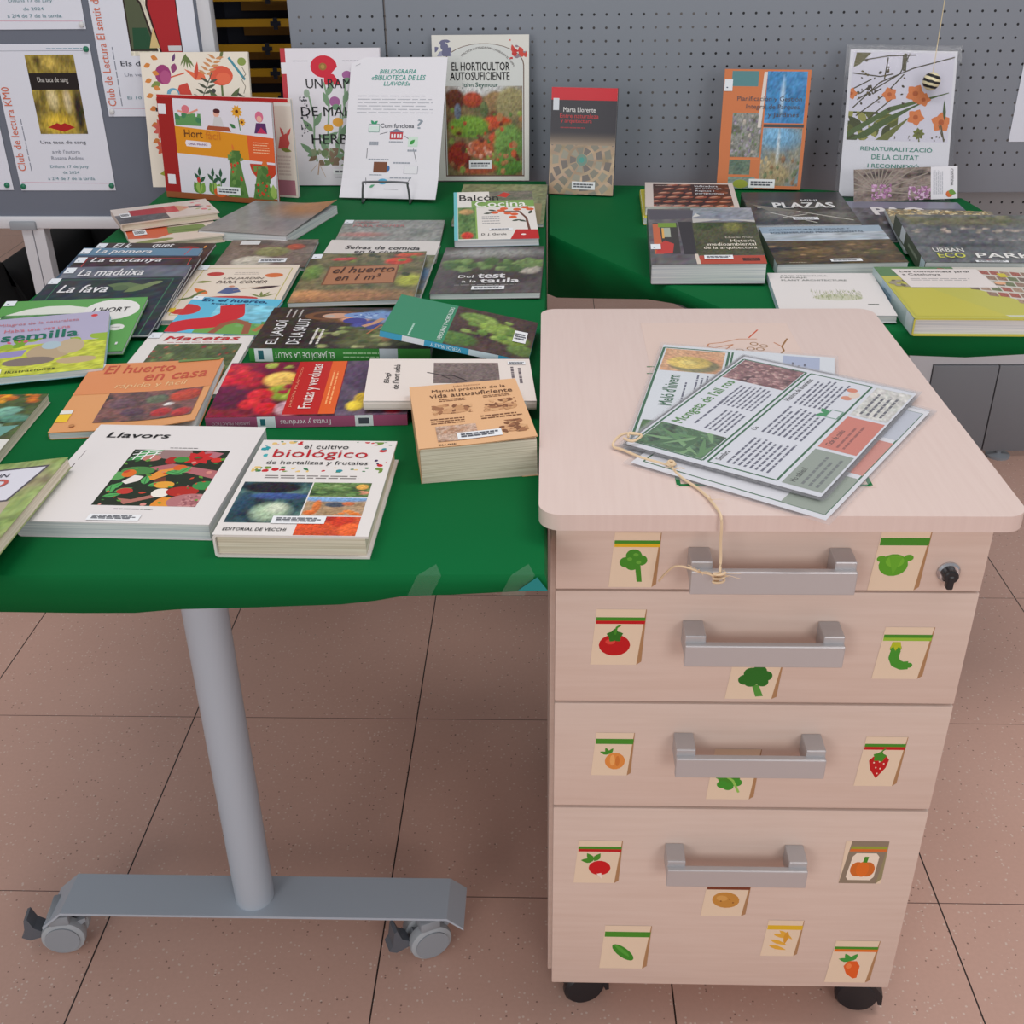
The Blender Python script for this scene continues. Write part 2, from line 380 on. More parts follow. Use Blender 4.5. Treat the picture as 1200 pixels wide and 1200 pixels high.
    def finish(s, parent, m, zoff=0.0, warp=None, mp=None, name='cover_print', tname='title'):
        s.build(name, parent, m, zoff, warp, mp)
        for i, (a, t) in enumerate(sorted(s.titles, key=lambda q: -q[0])): t.build(tname if i == 0 else 'lettering', parent, m, zoff, warp, mp)
        for (u0, v0, u1, v1, rows) in s.labels:
            k = Ink(s.w, s.h, 5); k.z = 0.0010; k.nsub = s.nsub; k.R(u0, v0, u1, v1, C(232, 233, 236)); k.z += 0.0003
            du, dv = (u1 - u0) * .08, (v1 - v0) * .2; k.lines(u0 + du, v0 + dv, u1 - du, v1 - dv, rows, C(90, 92, 100), 0.62)
            k.build('barcode_label', parent, PAPERPRINT, zoff, warp, mp)
WHT = C(226, 224, 226); BLK = C(24, 24, 26)

# ================================================================ the setting
def struct(o): o['kind'] = 'structure'; return o
fl = mesh_obj('floor', [(-6, -5, 0), (6, -5, 0), (6, 5.2, 0), (-6, 5.2, 0)], [(0, 1, 2, 3)], FLOOR); struct(fl)
struct(boxobj('wall_back', (-6, 5.0, 0, 6, 5.15, 3.2), WALLM))
struct(boxobj('baseboard_back', (-6, 4.97, 0, 6, 5.0, 0.12), mat('white_skirting', C(196, 192, 186), 0.5)))
PX = 2.49  # plane of the grey perforated panels
def pegpanel(name, label, x0, x1, z0, z1, y, m, group):
    t = thing(name, label, 'panel', ((x0 + x1) / 2, y, z0), group)
    w = (x1 - x0) / 2; o = boxobj('board', (-w, 0, 0, w, 0.018, z1 - z0), m, t, bev=0.003); return t
pitch = 0.02537
# hole pattern phase: object space of each board starts at its own lower centre
def peg_mat_for(name, x0, x1, z0): return make_peg_mat(0.006 + 0 - (x0 + x1) / 2 - 0.0337 + 0.0, 1.0646 - z0, pitch, name)
pegpanel('perforated_panel', 'wide grey perforated panel behind the standing books', -0.331, 1.75, 0.70, 1.52, PX, peg_mat_for('perforated_metal_wide', -0.331, 1.75, 0.70), 'grey perforated panels')
pegpanel('perforated_panel', 'narrow grey perforated panel at the left end beside the yellow rack', -0.532, -0.334, 0.70, 1.52, PX, peg_mat_for('perforated_metal_narrow', -0.532, -0.334, 0.70), 'grey perforated panels')
pegpanel('perforated_panel', 'lower grey perforated panel below the wide one, behind the right table', 0.30, 1.75, 0.585, 0.75, 2.62, make_peg_mat(0.004, 0.6475 - 0.585, 0.0247, 'perforated_metal_low', C(160, 162, 166)), 'grey perforated panels')  # paler grey than the upper boards: a lit look put into its colour
g = thing('base_cabinet', 'low grey base cabinet with two panels under the right table', 'cabinet', (1.2, 2.6, 0))
GP = mat('grey_laminate', C(128, 130, 136), 0.5)
for a, b in ((-0.238, -0.079), (-0.076, 0.24)): boxobj('panel', (a, 0.0, 0.02, b, 0.02, 0.252), GP, g, bev=0.001)
boxobj('frame', (-0.30, 0.005, 0.02, -0.24, 0.03, 0.585), WHITEM, g); boxobj('top_rail', (-0.24, 0.005, 0.254, 0.55, 0.03, 0.585), WHITEM, g)
bm = bmesh.new(); lathe(bm, [(0.03, 0.0), (0.03, 0.006), (0.008, 0.01), (0.008, 0.03)], 20, Matrix.Translation((-0.03, 0.012, 0))); bm_obj('foot', bm, MGREY, g, True)

# yellow rack far behind the gap
rk = thing('shelf_rack', 'dark shelf rack with yellow slotted rails seen between the boards', 'rack', (-0.70, 2.85, 0))
NAVY = mat('navy_back', C(22, 26, 42), 0.7); YEL = mat('yellow_rail', C(196, 146, 12), 0.5); YELD = mat('ochre_rail', C(132, 92, 20), 0.6)
boxobj('back_panel', (-0.09, 0.12, 0.5, 0.28, 0.14, 1.7), NAVY, rk); boxobj('side_panel', (-0.11, 0.0, 0.0, -0.09, 0.14, 1.7), NAVY, rk); boxobj('side_panel', (0.28, 0.0, 0.0, 0.30, 0.14, 1.7), NAVY, rk)
for i in range(8):
    z = 0.845 + i * 0.0555
    boxobj('rail', (-0.085, 0.0, z, 0.275, 0.012, z + 0.017), YEL, rk)
    boxobj('inner_rail', (-0.04, 0.09, z + 0.028, 0.275, 0.10, z + 0.047), YELD, rk)
    for xx in (0.06 - 0.013 * (i % 3), 0.115 + 0.01 * (i % 2)):
        bm = bmesh.new(); box(bm, xx - 0.005, -0.003, z - 0.006, xx + 0.005, 0.0, z + 0.02); box(bm, xx - 0.012, -0.004, z + 0.003, xx + 0.012, -0.0005, z + 0.012); bm_obj('slot', bm, NAVY, rk)

# grey notice board on legs
BY, BTH = 2.467, -0.019
def bmw(x, z, off=0.0): return Matrix.Translation((x, BY + BTH * x - off, z)) @ Matrix.Rotation(BTH, 4, 'Z')
nb = thing('notice_board', 'grey felt notice board in a white metal frame at the left', 'board', mw=bmw(-1.6, 0))
boxobj('felt_panel', (-0.85, -0.008, 0.66, 0.89, 0.012, 1.8), BOARDG, nb)
boxobj('frame', (-0.87, -0.014, 0.633, 0.915, 0.016, 0.660), WHITEM, nb, bev=0.002); boxobj('frame', (0.888, -0.014, 0.66, 0.915, 0.016, 1.82), WHITEM, nb, bev=0.002); boxobj('frame', (-0.87, -0.014, 0.66, -0.85, 0.016, 1.82), WHITEM, nb, bev=0.002)
for lx in (0.437, -0.75):
    bm = bmesh.new(); box(bm, lx - 0.022, -0.010, 0.03, lx + 0.002, 0.02, 0.633, 0.001); box(bm, lx + 0.004, -0.010, 0.03, lx + 0.030, 0.02, 0.633, 0.001); bm_obj('leg', bm, WHITEM, nb)
    boxobj('foot', (lx - 0.03, -0.2, 0.0, lx + 0.035, 0.25, 0.03), WHITEM, nb, bev=0.004)
    boxobj('clip', (lx - 0.043, -0.02, 0.630, lx + 0.017, -0.012, 0.650), MGREY, nb, bev=0.003)

# ================================================================ tables
TZ = 0.7405
def caster(parent, x, y, face, name='caster'):
    """twin-wheel table caster; wheel axis points along face (radians)"""
    c = boxobj(name, (-0.013, -0.02, 0.048, 0.013, 0.02, 0.064), MGREY, parent, bev=0.004); c.location = (x, y, 0); c.rotation_euler = (0, 0, face); c.scale = (1.13, 1.13, 1.13)
    R = Matrix.Rotation(math.pi / 2, 4, 'X')
    for sgn in (-1, 1):
        bm = bmesh.new(); prof = [(0.022, -0.008), (0.0255, -0.006), (0.0265, 0.0), (0.0255, 0.006), (0.021, 0.0085)]
        lathe(bm, prof, 32, Matrix.Translation((0, sgn * 0.012, 0.0265)) @ R); bm_obj('wheel', bm, mat('caster_grey', C(166, 171, 176), 0.5), c, True)
        bm = bmesh.new(); lathe(bm, [(0.0205, -0.001), (0.0205, 0.001), (0.019, 0.0016)], 32, Matrix.Translation((0, sgn * 0.0212, 0.0265)) @ Matrix.Rotation(sgn * math.pi / 2, 4, 'X')); bm_obj('wheel_cap', bm, MGREY, c, True)
    bm = bmesh.new(); prism(bm, [(0.0, 0.028), (0.014, 0.044), (0.029, 0.050), (0.029, 0.045), (0.019, 0.036), (0.006, 0.014), (-0.024, 0.022), (-0.018, 0.04)], -0.011, 0.011, lambda a, b, z: (a, z, b)); bm_obj('fork', bm, MGREY, c)
    bm = bmesh.new(); prism(bm, [(-0.024, 0.032), (-0.034, 0.040), (-0.039, 0.056), (-0.043, 0.054), (-0.046, 0.033), (-0.051, 0.026), (-0.042, 0.020), (-0.026, 0.024)], -0.010, 0.010, lambda a, b, z: (a, z, b)); bm_obj('brake_pedal', bm, DGREY, c)
    return c
def t_leg(parent, cx, cy, half, ang=0.0, cast=(0.25, 0.75)):
    L = boxobj('leg', (-0.012, -0.012, 0.60, 0.012, 0.012, 0.715), STEEL, parent); L.location = (cx, cy, 0); L.rotation_euler = (0, 0, ang)
    bm = bmesh.new(); lathe(bm, [(0.0262, 0.090), (0.0262, 0.715)], 32); col = bm_obj('column', bm, STEEL, L, True)
    # foot: bent sheet with sloping ends
    bm = bmesh.new(); h = half; t = 0.004
    top = [(-h, 0.062), (-h + 0.030, 0.090), (h - 0.022, 0.090), (h, 0.072)]; bot = [(x, z - t) for x, z in top][::-1]
    prism(bm, top + bot, -0.035, 0.035, lambda a, b, z: (a, z, b)); ft = bm_obj('foot', bm, STEEL, L)
    return L
tb = thing('folding_table', 'grey folding table on a T-leg with casters, under the near green cloth', 'table', (-0.4, 1.66, 0))
boxobj('table_top', (-0.395, -0.785, 0.715, 0.395, 0.785, 0.7385), GP, tb, bev=0.003)
for yy in (1.064, 2.2):
    L = t_leg(tb, 0.006, yy - 1.66, 0.288)
    for xx, fa in ((-0.270, 0.15), (0.236, 0.42)): caster(tb, 0.004 + xx, yy - 1.66 - 0.006, fa)
rtab = thing('folding_table', 'second folding table with a slanted end, under the far right green cloth', 'table', (0.45, 1.9, 0))
RT = [(0.33, 1.525), (0.905, 1.478), (0.83, 2.27), (0.016, 2.385), (0.012, 2.03), (0.213, 1.69)]
bm = bmesh.new(); prism(bm, [(x - 0.45, y - 1.9) for x, y in RT], 0.715, 0.7385); bm_obj('table_top', bm, GP, rtab)
for xx, yy in ((-0.13, 0.02), (0.07, 0.05)):
    L = t_leg(rtab, xx, yy, 0.27, math.pi / 2)
    for s_ in (-0.22, 0.22): caster(rtab, xx, yy + s_, 0.4)

# cloths
def cloth(name, label, poly, skirt, loc):
    """poly: outline (counter-clockwise); skirt: for each outline point the height of the hem"""
    o = thing(name, label, 'tablecloth', loc); n = len(poly); X, Y = loc[0], loc[1]
    bm = bmesh.new(); rnd = random.Random(4)
    cx = sum(p[0] for p in poly) / n; cy = sum(p[1] for p in poly) / n
    rings = []
    for k, (ins, z) in enumerate(((0.012, TZ + 0.0015), (0.003, TZ + 0.0005), (0.0, TZ - 0.004))):
        r = []
        for x, y in poly:
            d = Vector((cx - x, cy - y)); d.normalize(); r.append(bm.verts.new((x + d.x * ins - X, y + d.y * ins - Y, z)))
        rings.append(r)
    hem = []
    for i, ((x, y), h) in enumerate(zip(poly, skirt)):
        d = Vector((cx - x, cy - y)); d.normalize(); hem.append(bm.verts.new((x - d.x * 0.002 - X, y - d.y * 0.002 - Y, h)))
    rings.append(hem); bm.faces.new(rings[0])
    for A, B in zip(rings, rings[1:]):
        for i in range(n): bm.faces.new((A[i], B[i], B[(i + 1) % n], A[(i + 1) % n]))
    m = bm_obj('cloth_sheet', bm, CLOTH, o, True)
    md = m.modifiers.new('thickness', 'SOLIDIFY'); md.thickness = 0.0012; md.offset = -1
    return o
front = [(-0.803, 0.706), (-0.70, 0.702), (-0.60, 0.705), (-0.513, 0.7035), (-0.432, 0.702), (-0.383, 0.702), (-0.342, 0.706), (-0.269, 0.708), (-0.189, 0.711), (-0.157, 0.715), (-0.132, 0.720), (-0.085, 0.7215), (0.0025, 0.7265)]
poly = [(x, 0.850 + 0.012 * (x + 0.8) / 0.8) for x, z in front]; sk = [z for x, z in front]
poly += [(0.0025, y) for y in np.linspace(1.0, 2.44, 8)] + [(-0.803, y) for y in np.linspace(2.44, 1.0, 8)]
sk += [0.715] * 8 + [0.70] * 8
cl = cloth('tablecloth', 'bright green cloth over the near table, wavy hem at the front', poly, sk, (-0.4, 1.65, TZ))
for ch in cl.children: ch.location = (0, 0, -TZ)
P2 = [(0.0065, 2.02, 0.628), (0.024, 1.985, 0.632), (0.091, 1.872, 0.668), (0.168, 1.748, 0.708), (0.213, 1.68, 0.722), (0.30, 1.545, 0.715), (0.33, 1.517, 0.71), (0.42, 1.51, 0.712), (0.521, 1.502, 0.707), (0.593, 1.497, 0.706), (0.672, 1.491, 0.713), (0.80, 1.482, 0.708), (0.91, 1.475, 0.712), (0.87, 1.9, 0.70), (0.835, 2.275, 0.70), (0.5, 2.37, 0.70), (0.22, 2.394, 0.70), (0.0065, 2.41, 0.70)]
cl2 = cloth('tablecloth', 'darker far green cloth over the right table with a slanted left side', [p[:2] for p in P2], [p[2] for p in P2], (0.45, 1.9, TZ))
for ch in cl2.children: ch.location = (0, 0, -TZ)
# clear tape strips that fold over the front hem
for i, (x, lab) in enumerate(((-0.108, 'clear tape strip holding the cloth hem left of the corner'), (-0.022, 'faint clear tape strip on the cloth hem beside the corner'))):
    y0 = 0.850 + 0.012 * (x + 0.8) / 0.8
    v = [(0.004, -0.0035, -0.019), (0.030 - 0.004, -0.0035, -0.019), (0.036, -0.001, 0.0015), (0.014, -0.001, 0.0015), (0.030, 0.016, 0.0035)]
    o = mesh_obj('tape_strip', v, [(0, 1, 2, 3), (3, 2, 4)], TAPE); o.location = (x - 0.022, y0, TZ); tag(o, lab, 'tape')
o = mesh_obj('cloth_corner_fold', [(-0.022, -0.004, -0.0135), (0.006, -0.004, -0.0135), (-0.004, -0.003, 0.0005)], [(0, 1, 2)], mat('teal_cloth_back', C(0, 128, 128), 0.5)); o.location = (0, 0, 0)
o.parent = cl; o.location = (0.4 - 0.002, 0.862 - 1.65, 0.0); o['label'] = 'turned-back teal corner of the green cloth'

# ================================================================ drawer cabinet
cab = thing('drawer_cabinet', 'pale birch cabinet of four drawers with seed bag stickers', 'cabinet', (0.225, 0.943, 0))
X0, X1, FY = -0.213, 0.211, 0.0   # front panels in cabinet space
bm = bmesh.new(); box(bm, X0 - 0.005, 0.018, 0.080, X1 + 0.003, 0.545, 0.7580, 0.001); bm_obj('body', bm, WOOD, cab)
bm = bmesh.new()
pl = []
for (cx, cy, a0) in ((0.230, -0.028, -90), (0.230, 0.562, 0), (-0.230, 0.562, 90), (-0.230, -0.028, 180)):
    sx = cx - math.copysign(0.022, cx); sy = cy + (0.022 if cy < 0 else -0.022)
    for k in range(13):
        a = math.radians(a0 + 7.5 * k); pl.append((sx + 0.022 * math.cos(a), sy + 0.022 * math.sin(a)))
prism(bm, pl, 0.7580, 0.775)
es = [e for e in bm.edges if abs(e.verts[0].co.z - e.verts[1].co.z) < 1e-6]
bmesh.ops.bevel(bm, geom=es, offset=0.0075, segments=5, affect='EDGES', profile=0.5)
top = bm_obj('top', bm, WOODTOP, cab, True)
BEIGE = C(228, 205, 180); FOLD = C(172, 130, 92); GRN = C(70, 140, 40); DGR = C(48, 112, 30); RED = C(190, 24, 28); ORG = C(222, 112, 36); YLW = C(222, 178, 40)
def bag(k):
    k.P([(0, 0), (.86, 0), (.985, 1), (.09, 1)], BEIGE); k.P([(.985, 1), (.86, 0), (.95, .06), (1, 1)], FOLD); k.P([(.985, 1), (.9, .35), (.86, 0)], C(205, 172, 132))
def stripes(k, cols):
    v = .86; hh = .12 / len(cols)
    for c in cols: k.P([(.085, v - hh), (.975, v - hh), (.985, v), (.09, v)], c); v -= hh
def s_raab(k):
    stripes(k, (GRN, YLW)); k.P([(.50, .45), (.62, .40), (.66, .10), (.56, .10)], GRN)
    for u, v, r in ((.33, .46, .13), (.48, .58, .16), (.62, .50, .13), (.45, .42, .14)): k.E(u, v, r, r * .95, GRN)
    for u, v in ((.40, .52), (.52, .60), (.58, .46)): k.E(u, v, .05, .04, C(104, 168, 60))
def s_cabbage(k):
    stripes(k, (GRN,)); k.E(.40, .42, .27, .24, C(92, 160, 40)); k.E(.17, .52, .09, .07, C(92, 160, 40)); k.E(.66, .54, .09, .07, C(92, 160, 40)); k.E(.42, .48, .17, .13, C(116, 180, 52)); k.P([(.30, .56), (.42, .26), (.56, .56)], C(104, 170, 46))
def s_tomato(k):
    stripes(k, (GRN, RED)); k.E(.44, .36, .29, .24, RED); k.E(.36, .42, .09, .06, C(220, 70, 60)); k.flower(.44, .53, .16, 5, DGR, DGR, 20); k.L([(.44, .55), (.47, .68), (.54, .72)], .04, GRN)
def s_broccoli(k):
    k.P([(.46, .40), (.60, .36), (.70, .08), (.56, .06)], C(84, 150, 60))
    for u, v, r in ((.34, .5, .13), (.45, .66, .15), (.58, .72, .14), (.70, .60, .13), (.66, .44, .11), (.44, .44, .12), (.54, .56, .18)): k.E(u, v, r, r * .9, C(44, 112, 36))
def s_pepper(k):
    stripes(k, (GRN, C(150, 190, 60))); k.L([(.36, .56), (.34, .42), (.40, .31), (.52, .26), (.64, .27)], .19, C(70, 148, 46)); k.E(.35, .60, .11, .10, C(70, 148, 46)); k.E(.66, .27, .06, .06, C(70, 148, 46)); k.P([(.24, .58), (.27, .72), (.42, .72), (.46, .58), (.40, .63), (.35, .55), (.30, .63)], C(180, 190, 40))
def s_onion(k):
    stripes(k, (GRN,)); k.E(.56, .34, .24, .26, C(222, 140, 66)); k.E(.50, .36, .06, .17, C(236, 168, 96)); k.E(.62, .34, .05, .16, C(206, 120, 52))
    for a in (60, 110, 160): k.leaf(.40, .50, .22, .10, a, GRN)
def s_lettuce(k):
    stripes(k, (GRN, C(160, 170, 60))); k.E(.42, .42, .22, .16, GRN)
    for u, v in ((.24, .48), (.30, .30), (.52, .54), (.58, .34), (.40, .56), (.42, .26)): k.E(u, v, .11, .10, C(66, 148, 44))
    k.L([(.30, .50), (.50, .38), (.64, .14)], .05, C(150, 196, 90))
def s_straw(k):
    stripes(k, (GRN, RED)); k.P([(.24, .52), (.32, .60), (.60, .62), (.68, .54), (.64, .38), (.46, .16), (.30, .34)], RED)
    for u, v in ((.36, .48), (.48, .50), (.58, .46), (.42, .38), (.52, .36), (.47, .26)): k.E(u, v, .018, .022, C(240, 210, 190))
    k.flower(.46, .60, .16, 5, GRN, GRN, 10); k.L([(.46, .6), (.50, .72), (.56, .76)], .035, GRN)
def s_radish(k):
    stripes(k, (GRN, RED)); k.E(.54, .36, .23, .21, C(200, 24, 30)); k.P([(.48, .22), (.60, .10), (.58, .24)], C(236, 220, 210))
    for u, v, a in ((.40, .52, 120), (.40, .52, 175), (.42, .52, 60)): k.leaf(u, v, .26, .14, a, GRN)
def s_pumpkin(k):
    k.R(0, 0, 1, 1, BEIGE); k.P([(0, 0), (.88, 0), (1, .12), (1, 1), (.14, 1)], C(142, 126, 108)); k.P([(.88, 0), (1, .12), (1, 1)], C(150, 140, 104)); k.P([(.14, .82), (.985, .82), (.99, .88), (.15, .88)], C(150, 160, 60)); k.P([(.12, .76), (.98, .76), (.985, .82), (.14, .82)], C(214, 110, 50))
    k.P([(.20, .08), (.72, .08), (.80, .16), (.84, .64), (.76, .72), (.30, .72), (.22, .64), (.14, .16)], C(238, 222, 204)); k.E(.38, .34, .17, .24, C(206, 108, 40)); k.E(.62, .34, .17, .24, C(206, 108, 40)); k.E(.50, .34, .15, .25, ORG); k.P([(.48, .50), (.58, .50), (.60, .64), (.50, .64)], GRN)
def s_potato(k):
    stripes(k, (C(120, 60, 40),)); k.E(.50, .45, .29, .23, C(196, 138, 62), -12); k.E(.42, .50, .12, .08, C(212, 158, 84), -12)
    for u, v in ((.40, .42), (.58, .48), (.66, .38)): k.E(u, v, .02, .02, C(140, 90, 40))
def s_cucumber(k):
    stripes(k, (GRN,)); k.E(.46, .38, .30, .12, C(62, 138, 40), -48); k.E(.44, .42, .22, .04, C(84, 160, 56), -48)
def s_corn(k):
    stripes(k, (YLW,))
    for u, v, a in ((.25, .62, -18), (.20, .46, -24), (.18, .30, -20), (.40, .72, -42)): k.leaf(u, v, .50, .14, a, C(226, 170, 60))
    k.leaf(.62, .70, .5, .14, -95, C(214, 152, 48))
def s_carrot(k):
    stripes(k, (GRN, ORG)); k.P([(.34, .40), (.42, .52), (.60, .52), (.68, .40), (.66, .12), (.58, .10), (.42, .22)], C(222, 96, 34)); k.E(.45, .40, .06, .08, C(236, 130, 70))
    for a in (60, 120, 165): k.leaf(.46, .52, .26, .13, a, C(60, 150, 60))
ST = {0: [((.0652, .6765, .1153, .7400), s_raab, 'sprouting broccoli'), ((.3236, .6743, .3770, .7451), s_cabbage, 'green cabbage')],
      1: [((.0490, .5794, .1051, .6494), s_tomato, 'red tomato'), ((.1931, .5355, .2505, .5866), s_broccoli, 'dark green broccoli'), ((.3440, .5638, .3990, .6296), s_pepper, 'green pepper')],
      2: [((.0536, .4262, .0999, .4873), s_onion, 'onion'), ((.1837, .3923, .2397, .4658), s_lettuce, 'lettuce leaf'), ((.3459, .4145, .3953, .4852), s_straw, 'strawberry')],
      3: [((.0368, .2566, .0930, .3260), s_radish, 'red radish'), ((.3495, .2616, .3989, .3298), s_pumpkin, 'pumpkin on grey-brown bag'), ((.1911, .2030, .2480, .2639), s_potato, 'potato'), ((.0714, .1062, .1338, .1836), s_cucumber, 'cucumber'), ((.2699, .1334, .3173, .1970), s_corn, 'yellow corn'), ((.3545, .0862, .4138, .1626), s_carrot, 'orange carrot')]}
DR = [(0.6735, 0.7495, 0.688, 0.720), (0.5305, 0.6710, 0.601, 0.632), (0.3800, 0.5275, 0.452, 0.485), (0.0770, 0.3765, 0.288, 0.318)]
for i, (z0, z1, h0, h1) in enumerate(DR):
    d = boxobj('drawer', (X0, FY, z0, X1, FY + 0.018, z1), WOOD, cab, bev=0.0012)
    xa, xb = -0.083, 0.076
    zc = (h0 + h1) / 2
    bm = bmesh.new(); box(bm, xa, -0.034, zc - 0.014, xb, -0.026, zc + 0.012, 0.0012)
    for a, b in ((xa, xa + 0.021), (xb - 0.021, xb)): box(bm, a, -0.028, zc - 0.006, b, 0.0, zc + 0.020, 0.0012)
    bm_obj('handle', bm, HANDLE, d)
    for (xx0, zz0, xx1, zz1), fn, lab in ST[i]:
        w, h = xx1 - xx0, zz1 - zz0; k = Ink(w, h); bag(k) if fn is not s_pumpkin else None; fn(k)
        o = k.build('sticker', d, MATTE, mp=lambda x, y, z, a=xx0, b=zz0, ww=w: (x + a + ww / 2 - 0.225, -z - 0.0002, y + b)); o['label'] = 'seed bag sticker with ' + lab
    if i == 0:
        RX = Matrix.Translation((0.175, 0, 0.6965)) @ Matrix.Rotation(math.pi / 2, 4, 'X')
        bm = bmesh.new(); lathe(bm, [(0.0115, 0.0), (0.0115, 0.002), (0.0095, 0.004)], 28, RX); lk = bm_obj('lock', bm, CHROME, d, True)
        bm = bmesh.new(); lathe(bm, [(0.0072, 0.004), (0.0072, 0.011), (0.006, 0.012)], 20, RX); box(bm, 0.1715, -0.013, 0.6825, 0.1785, -0.004, 0.699, 0.002)
        o = bm_obj('key_knob', bm, BLACK, lk); o.parent = d
def twin_caster(parent, x, y, ang):
    c = boxobj('caster', (-0.02, -0.02, 0.055, 0.02, 0.02, 0.08), BLACK, parent, bev=0.003); c.location = (x, y, 0); c.rotation_euler = (0, 0, ang)
    for s_ in (-1, 1):
        bm = bmesh.new(); lathe(bm, [(0.012, -0.009), (0.024, -0.008), (0.0275, -0.003), (0.0275, 0.004), (0.024, 0.008), (0.01, 0.009)], 28, Matrix.Translation((0.012, s_ * 0.013, 0.0275)) @ Matrix.Rotation(math.pi / 2, 4, 'X')); bm_obj('wheel', bm, BLACK, c, True)
    bm = bmesh.new(); prism(bm, [(0.0, 0.055), (0.03, 0.055), (0.044, 0.036), (0.045, 0.018), (0.040, 0.018), (0.032, 0.042), (0.0, 0.05)], -0.02, 0.02, lambda a, b, z: (a, z, b)); bm_obj('fork', bm, BLACK, c)
for x, y, a in ((-0.185, 0.045, 0.25), (0.175, 0.045, -0.15), (-0.185, 0.50, 0.6), (0.185, 0.50, 0.9)): twin_caster(cab, x, y, a)
# printed sheet stuck on the cabinet top
k = Ink(1, 1); k.z = 0.0
def W(pts): return [(x - 0.225 + .5, y - 0.943) for x, y in pts]
k.P(W([(0.130, 0.972), (0.326, 0.972), (0.326, 1.445), (0.130, 1.445)]), C(217, 194, 184))
BR = C(186, 128, 96); BR2 = C(150, 110, 70); GR3 = C(22, 110, 58)
def wl(pts, wd, col): k.L(W(pts), wd, col)
wl([(.2834, 1.4191), (.2667, 1.3885)], .0022, C(196, 90, 60)); wl([(.2769, 1.3845), (.2531, 1.3845), (.2303, 1.3717), (.2123, 1.3668), (.2083, 1.357), (.2173, 1.3522), (.2432, 1.3648), (.2223, 1.3332)], .0022, BR)
wl([(.3165, 1.3864), (.3041, 1.3569), (.3042, 1.3425), (.2925, 1.321)], .0024, BR2); wl([(.3041, 1.3569), (.2964, 1.3715)], .0022, BR)
for x, y in ((.2702, 1.3667), (.2814, 1.3589), (.2633, 1.3493), (.275, 1.3473), (.2485, 1.3426), (.2627, 1.335), (.2743, 1.3331)):
    q = [(x + .0048 * math.cos(a), y + .0052 * math.sin(a)) for a in [i * math.pi / 5 for i in range(11)]]; wl(q, .0016, BR2)
wl([(.126, 1.2875), (.1376, 1.2875)], .002, GR3); wl([(.1243, 1.2656), (.1335, 1.2656)], .002, GR3)
wl([(.133, 1.002), (.133, .976), (.321, .976), (.321, 1.02)], .0045, GR3); wl([(.145, 1.0), (.145, .990), (.310, .990), (.310, 1.02)], .0012, GR3)
o = k.build('printed_sticker', top, MATTE, mp=lambda x, y, z: (x, y, 0.7752 + z)); o['label'] = 'large sticker with outlined hands holding seeds and a green frame'

